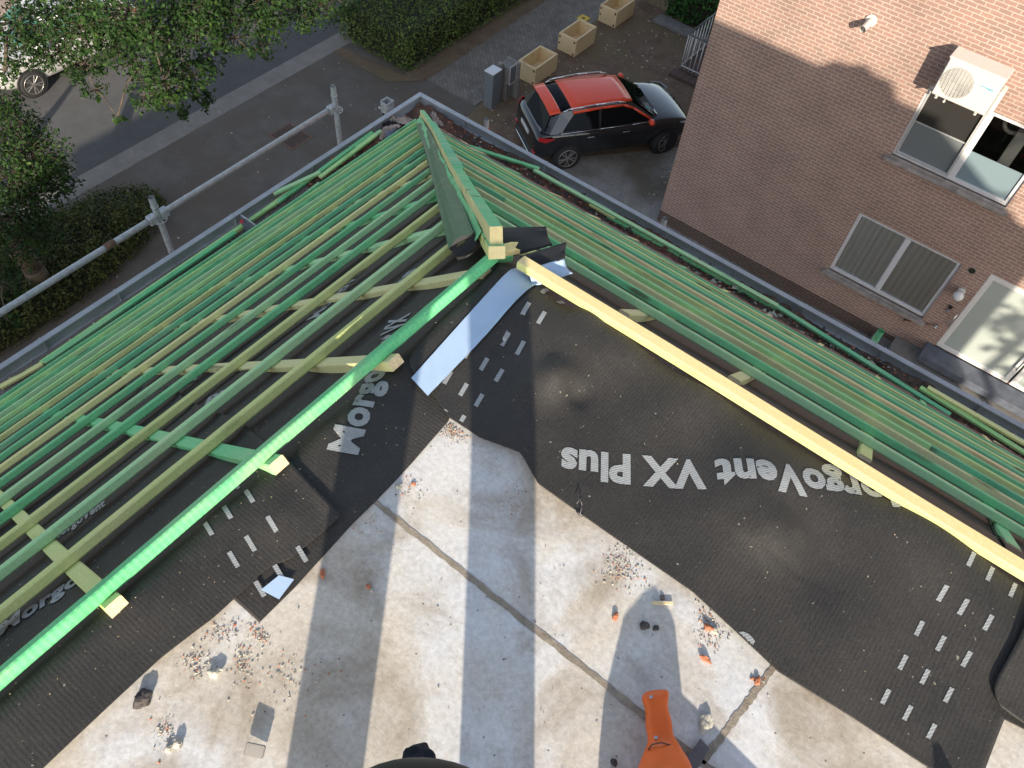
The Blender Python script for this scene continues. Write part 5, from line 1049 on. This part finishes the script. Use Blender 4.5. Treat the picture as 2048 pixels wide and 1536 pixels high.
# ------------------------------------------------------------------ cars
def car(label, center, heading, paint, roofm, glass, sc=1.0, h=1.0, name='parked_car', dark=True):
    t = thing(name, label, 'car', (center[0], center[1], G + .012), None, heading)
    St = [(-2.07, .42, .72, .66), (-2.02, .32, .90, .76), (-1.85, .26, 1.0, .83), (-1.5, .22, 1.02, .865), (-1.0, .20, 1.0, .885), (-.4, .20, .98, .88), (.2, .20, .96, .88), (.75, .20, .95, .88), (1.05, .21, .97, .88), (1.35, .22, .96, .875), (1.7, .25, .90, .855), (1.92, .30, .82, .80), (2.03, .36, .74, .70), (2.07, .42, .66, .58)]
    def ringp(x, zb, zt, w):
        m = (zb + zt) / 2; return [(x, 0, zb), (x, w * .82, zb), (x, w * .96, zb + .10), (x, w * .985, m - .05), (x, w, m + .12), (x, w * .965, zt - .06), (x, w * .90, zt), (x, w * .55, zt + .035), (x, 0, zt + .05)]
    V = []; 
    for a in St: r = ringp(*a); V += r + [(p[0], -p[1], p[2]) for p in r[-2:0:-1]]
    m = 16; F = [(i * m + j, (i + 1) * m + j, (i + 1) * m + (j + 1) % m, i * m + (j + 1) % m) for i in range(len(St) - 1) for j in range(m)] + [tuple(range(m))[::-1][::-1], tuple(range((len(St) - 1) * m, len(St) * m))[::-1]]
    o = mesh('body', [(x * sc, y * sc, z * sc * h) for x, y, z in V], F, paint, t, True); md = o.modifiers.new('s', 'SUBSURF'); md.levels = 1; md.render_levels = 2; bmx = bmesh.new(); bmx.from_mesh(o.data); bmesh.ops.recalc_face_normals(bmx, faces=bmx.faces); bmx.to_mesh(o.data); bmx.free()
    q = lambda p: (p[0] * sc, p[1] * sc, p[2] * sc * h)
    def side(pts, y0, y1, z0=1.0, z1=1.42): return [(x, y0 + (y1 - y0) * (z - z0) / (z1 - z0), z) for x, z in pts]
    # greenhouse shell: belt outline to roof outline, in body colour
    belt = [(-1.93, .62, 1.00), (-1.75, .80, 1.01), (-1.0, .835, .99), (0, .83, .97), (.8, .80, .97), (1.12, .62, 1.00)]; roofl = [(-1.55, .50, 1.42), (-1.45, .585, 1.425), (-1.0, .605, 1.455), (-.3, .60, 1.47), (.20, .575, 1.435), (.36, .50, 1.42)]
    B = belt + [(p[0], -p[1], p[2]) for p in belt[::-1]]; Rf = roofl + [(p[0], -p[1], p[2]) for p in roofl[::-1]]; k = len(B); V = [q(p) for p in B + Rf + [(-.6, 0, 1.50)]]
    mesh('pillars', V, [(i, (i + 1) % k, k + (i + 1) % k, k + i) for i in range(k)] + [(k + i, k + (i + 1) % k, 2 * k) for i in range(k)], paint, t, False)
    def lift(pl, d): return pl
    def panel(nm, pts, mat, parent=t, th=.012):
        bm = bmesh.new(); vs = [bm.verts.new(q(p)) for p in pts]; f = bm.faces.new(vs); f.normal_update(); n = f.normal.copy(); c = f.calc_center_median()
        if n.dot(c - Vector((c.x * .7, 0, .7))) < 0: n = -n
        r = bmesh.ops.extrude_face_region(bm, geom=[f]); bmesh.ops.translate(bm, verts=[v for v in r['geom'] if isinstance(v, bmesh.types.BMVert)], vec=n * th); bmesh.ops.translate(bm, verts=bm.verts, vec=n * .002); bmesh.ops.recalc_face_normals(bm, faces=bm.faces); return bmo(nm, bm, mat, parent)
    for s in (1, -1):
        S1 = lambda pts: [(x, s * y, z) for x, y, z in pts]
        panel('side_window', S1([(-1.42, .815, 1.04), (-.52, .835, 1.03), (-.50, .625, 1.385), (-1.12, .635, 1.37)]), glass); panel('side_window', S1([(-.44, .835, 1.03), (.80, .805, 1.01), (.34, .63, 1.33), (.12, .615, 1.385), (-.42, .625, 1.39)]), glass)
        bm = bmesh.new(); path(bm, [q((x, s * y, z)) for x, y, z in ((-1.50, .86, 1.035), (-.5, .862, 1.02), (.35, .862, 1.0), (.88, .84, .995))], .009, 6); bmo('chrome_strip', bm, 'chrome', t)
        bm = bmesh.new(); path(bm, [q((x, s * y, z)) for x, y, z in ((-1.40, .60, 1.43), (-1.25, .615, 1.50), (-.6, .625, 1.535), (.0, .61, 1.515), (.18, .59, 1.45))], .018, 8); bmo('roof_rail', bm, 'chrome', t)
        bm = bmesh.new(); path(bm, [q((x, s * y, z)) for x, y, z in ((-1.15, .632, 1.405), (-.4, .632, 1.435), (.15, .615, 1.405), (.40, .635, 1.30), (.85, .79, 1.03))], .032, 8); bmo('roof_edge', bm, roofm, t)
        bm = bmesh.new(); bmesh.ops.create_uvsphere(bm, u_segments=14, v_segments=10, radius=1); bmesh.ops.scale(bm, vec=(.07, .10, .075), verts=bm.verts); bmesh.ops.translate(bm, verts=bm.verts, vec=q((.80, s * .97, 1.06))); bmo('mirror', bm, roofm if dark else paint, t, True)
        for pts_ in (((-.47, .86, 1.02), (-.47, .892, .75), (-.47, .872, .34)), ((-1.16, .85, 1.03), (-1.02, .89, .80), (-.90, .874, .36)), ((.78, .85, .99), (.82, .885, .75), (.78, .868, .36)), ((-.98, .868, .36), (-.1, .868, .33), (.8, .866, .36))):
            bm = bmesh.new(); path(bm, [q((x, s * (y + .002), z)) for x, y, z in pts_], .004, 5); bmo('panel_gap', bm, 'core', t)
        for x in (-.80, .12): bm = bmesh.new(); box(bm, q((x, s * .895 - .012, .83)), q((x + .17, s * .895 + .012, .86)), .006); bmo('door_handle', bm, 'chrome', t)
        # wheels
        for wx in (-1.25, 1.33):
            wr = .325; c = Vector((wx * sc, s * .80 * sc, wr)); bm = bmesh.new()
            bmesh.ops.create_cone(bm, cap_ends=True, segments=32, radius1=.37, radius2=.37, depth=.06, matrix=Matrix.Translation((wx * sc, s * .852 * sc, wr + .015)) @ Matrix.Rotation(math.pi / 2, 4, 'X')); bmo('wheel_arch', bm, 'blackp', t)
            bm = bmesh.new(); R0 = Matrix.Translation((wx * sc, s * .795 * sc, wr)) @ Matrix.Rotation(math.pi / 2, 4, 'X') @ (Matrix.Rotation(.35 if wx > 0 and dark else 0, 4, 'Y'))
            rings = [(.245, -.10), (.29, -.11), (.325, -.09), (.328, .0), (.325, .09), (.29, .11), (.245, .10)]
            vs = [[bm.verts.new(R0 @ Vector((r * math.cos(a * math.pi / 16), r * math.sin(a * math.pi / 16), z))) for a in range(32)] for r, z in rings]
            for i in range(len(rings) - 1):
                for a in range(32): f = bm.faces.new((vs[i][a], vs[i][(a + 1) % 32], vs[i + 1][(a + 1) % 32], vs[i + 1][a])); f.smooth = True
            bm.faces.new(vs[0]); bm.faces.new(vs[-1]); bmesh.ops.recalc_face_normals(bm, faces=bm.faces); wh = bmo('wheel', bm, 'tyre', t)
            bm = bmesh.new(); zo = .107 * -s
            for a in range(10):
                an = a * math.pi / 5 + (.12 if a % 2 else -.12); bmm = R0 @ Matrix.Translation((0, 0, zo)) @ Matrix.Rotation(an, 4, 'Z'); box(bm, (.03, -.014, -.008), (.232, .014, .008), .003, mat=bmm)
            for a in range(32):
                a0, a1 = a * math.pi / 16, (a + 1) * math.pi / 16; tube(bm, R0 @ Vector((.235 * math.cos(a0), .235 * math.sin(a0), zo)), R0 @ Vector((.235 * math.cos(a1), .235 * math.sin(a1), zo)), .011, 5, cap=False)
            tube(bm, R0 @ Vector((0, 0, zo - .01)), R0 @ Vector((0, 0, zo + .01)), .04, 12); bmo('rim', bm, 'rim', wh)
        panel('tail_light', S1([(-2.00, .70, .84), (-1.97, .55, .87), (-1.80, .845, .86), (-1.60, .885, .93), (-1.80, .85, .965), (-1.97, .72, .95)]) if False else [(-1.62, s * .872, .93), (-1.86, s * .842, .965), (-1.99, s * .72, .93), (-1.99, s * .74, .84), (-1.85, s * .862, .85)], 'redl'); panel('headlight', [(1.62, s * .85, .86), (1.88, s * .80, .83), (2.02, s * .62, .76), (2.03, s * .66, .70), (1.85, s * .84, .76)], 'chrome', th=.02)
        bm = bmesh.new(); box(bm, q((-2.075, s * .62 - .07, .44)), q((-2.03, s * .62 + .07, .49)), .004); bmo('rear_reflector', bm, 'redl', t)
    panel('windscreen', [(.44, -.52, 1.405), (.44, .52, 1.405), (.98, .70, 1.04), (1.10, .40, 1.02), (1.10, -.40, 1.02), (.98, -.70, 1.04)], glass); panel('rear_window', [(-1.62, -.50, 1.39), (-1.62, .50, 1.39), (-1.86, .70, 1.06), (-1.91, .40, 1.05), (-1.91, -.40, 1.05), (-1.86, -.70, 1.06)], glass)
    # roof skin with dark glass panel
    def roofpatch(nm, x0, x1, w0, w1, z_, mat):
        V = []; n = 8
        for i in range(n + 1):
            x = x0 + (x1 - x0) * i / n; w = w0 + (w1 - w0) * i / n; zc = 1.49 - .05 * ((x + .55) / 1.0) ** 2
            for j in range(9): u = j / 4 - 1; V.append(q((x, w * u, zc + .022 - .035 * u * u + z_)))
        o = mesh(nm, V, [(i * 9 + j, (i + 1) * 9 + j, (i + 1) * 9 + j + 1, i * 9 + j + 1) for i in range(n) for j in range(8)], mat, t, True); md = o.modifiers.new('t', 'SOLIDIFY'); md.thickness = .02; md.offset = -1; return o
    roofpatch('roof', -1.16, .40, .595, .53, .0, roofm); roofpatch('sunroof', -1.44, -1.165, .575, .592, -.003, glass if dark else roofm); roofpatch('rear_spoiler', -1.72, -1.445, .60, .60, .004, roofm)
    bm = bmesh.new(); box(bm, q((-2.085, -.26, .70)), q((-2.06, .26, .80)), .003); bmo('number_plate', bm, 'whitep', t); bm = bmesh.new(); box(bm, q((-2.09, -.62, .30)), q((-1.95, .62, .42)), .03); box(bm, q((1.97, -.55, .30)), q((2.09, .55, .46)), .03); bmo('bumper', bm, 'blackp', t)
    bm = bmesh.new(); box(bm, q((-2.10, -.5, .27)), q((-2.06, .5, .31)), .01); bmo('skid_plate', bm, 'chrome', t)
    if dark: panel('windscreen_sticker', [(.86, -.55, 1.135), (.86, -.45, 1.14), (.93, -.46, 1.09), (.93, -.56, 1.085)], 'teal_st', th=.016)
    return t
hd_ = math.atan2(.833, .556)
car('black compact car with a red roof parked beside the brick house', (-8.045, 15.37), hd_, 'bpaint', 'rpaint', 'cglass')
car('silver car half hidden by the oak on the road at the top left', (-20.24, 8.46), -math.pi / 2, 'spaint', 'spaint', 'tglass', 1.0, 1.02, 'parked_car', False)
print('objects', len(bpy.data.objects))
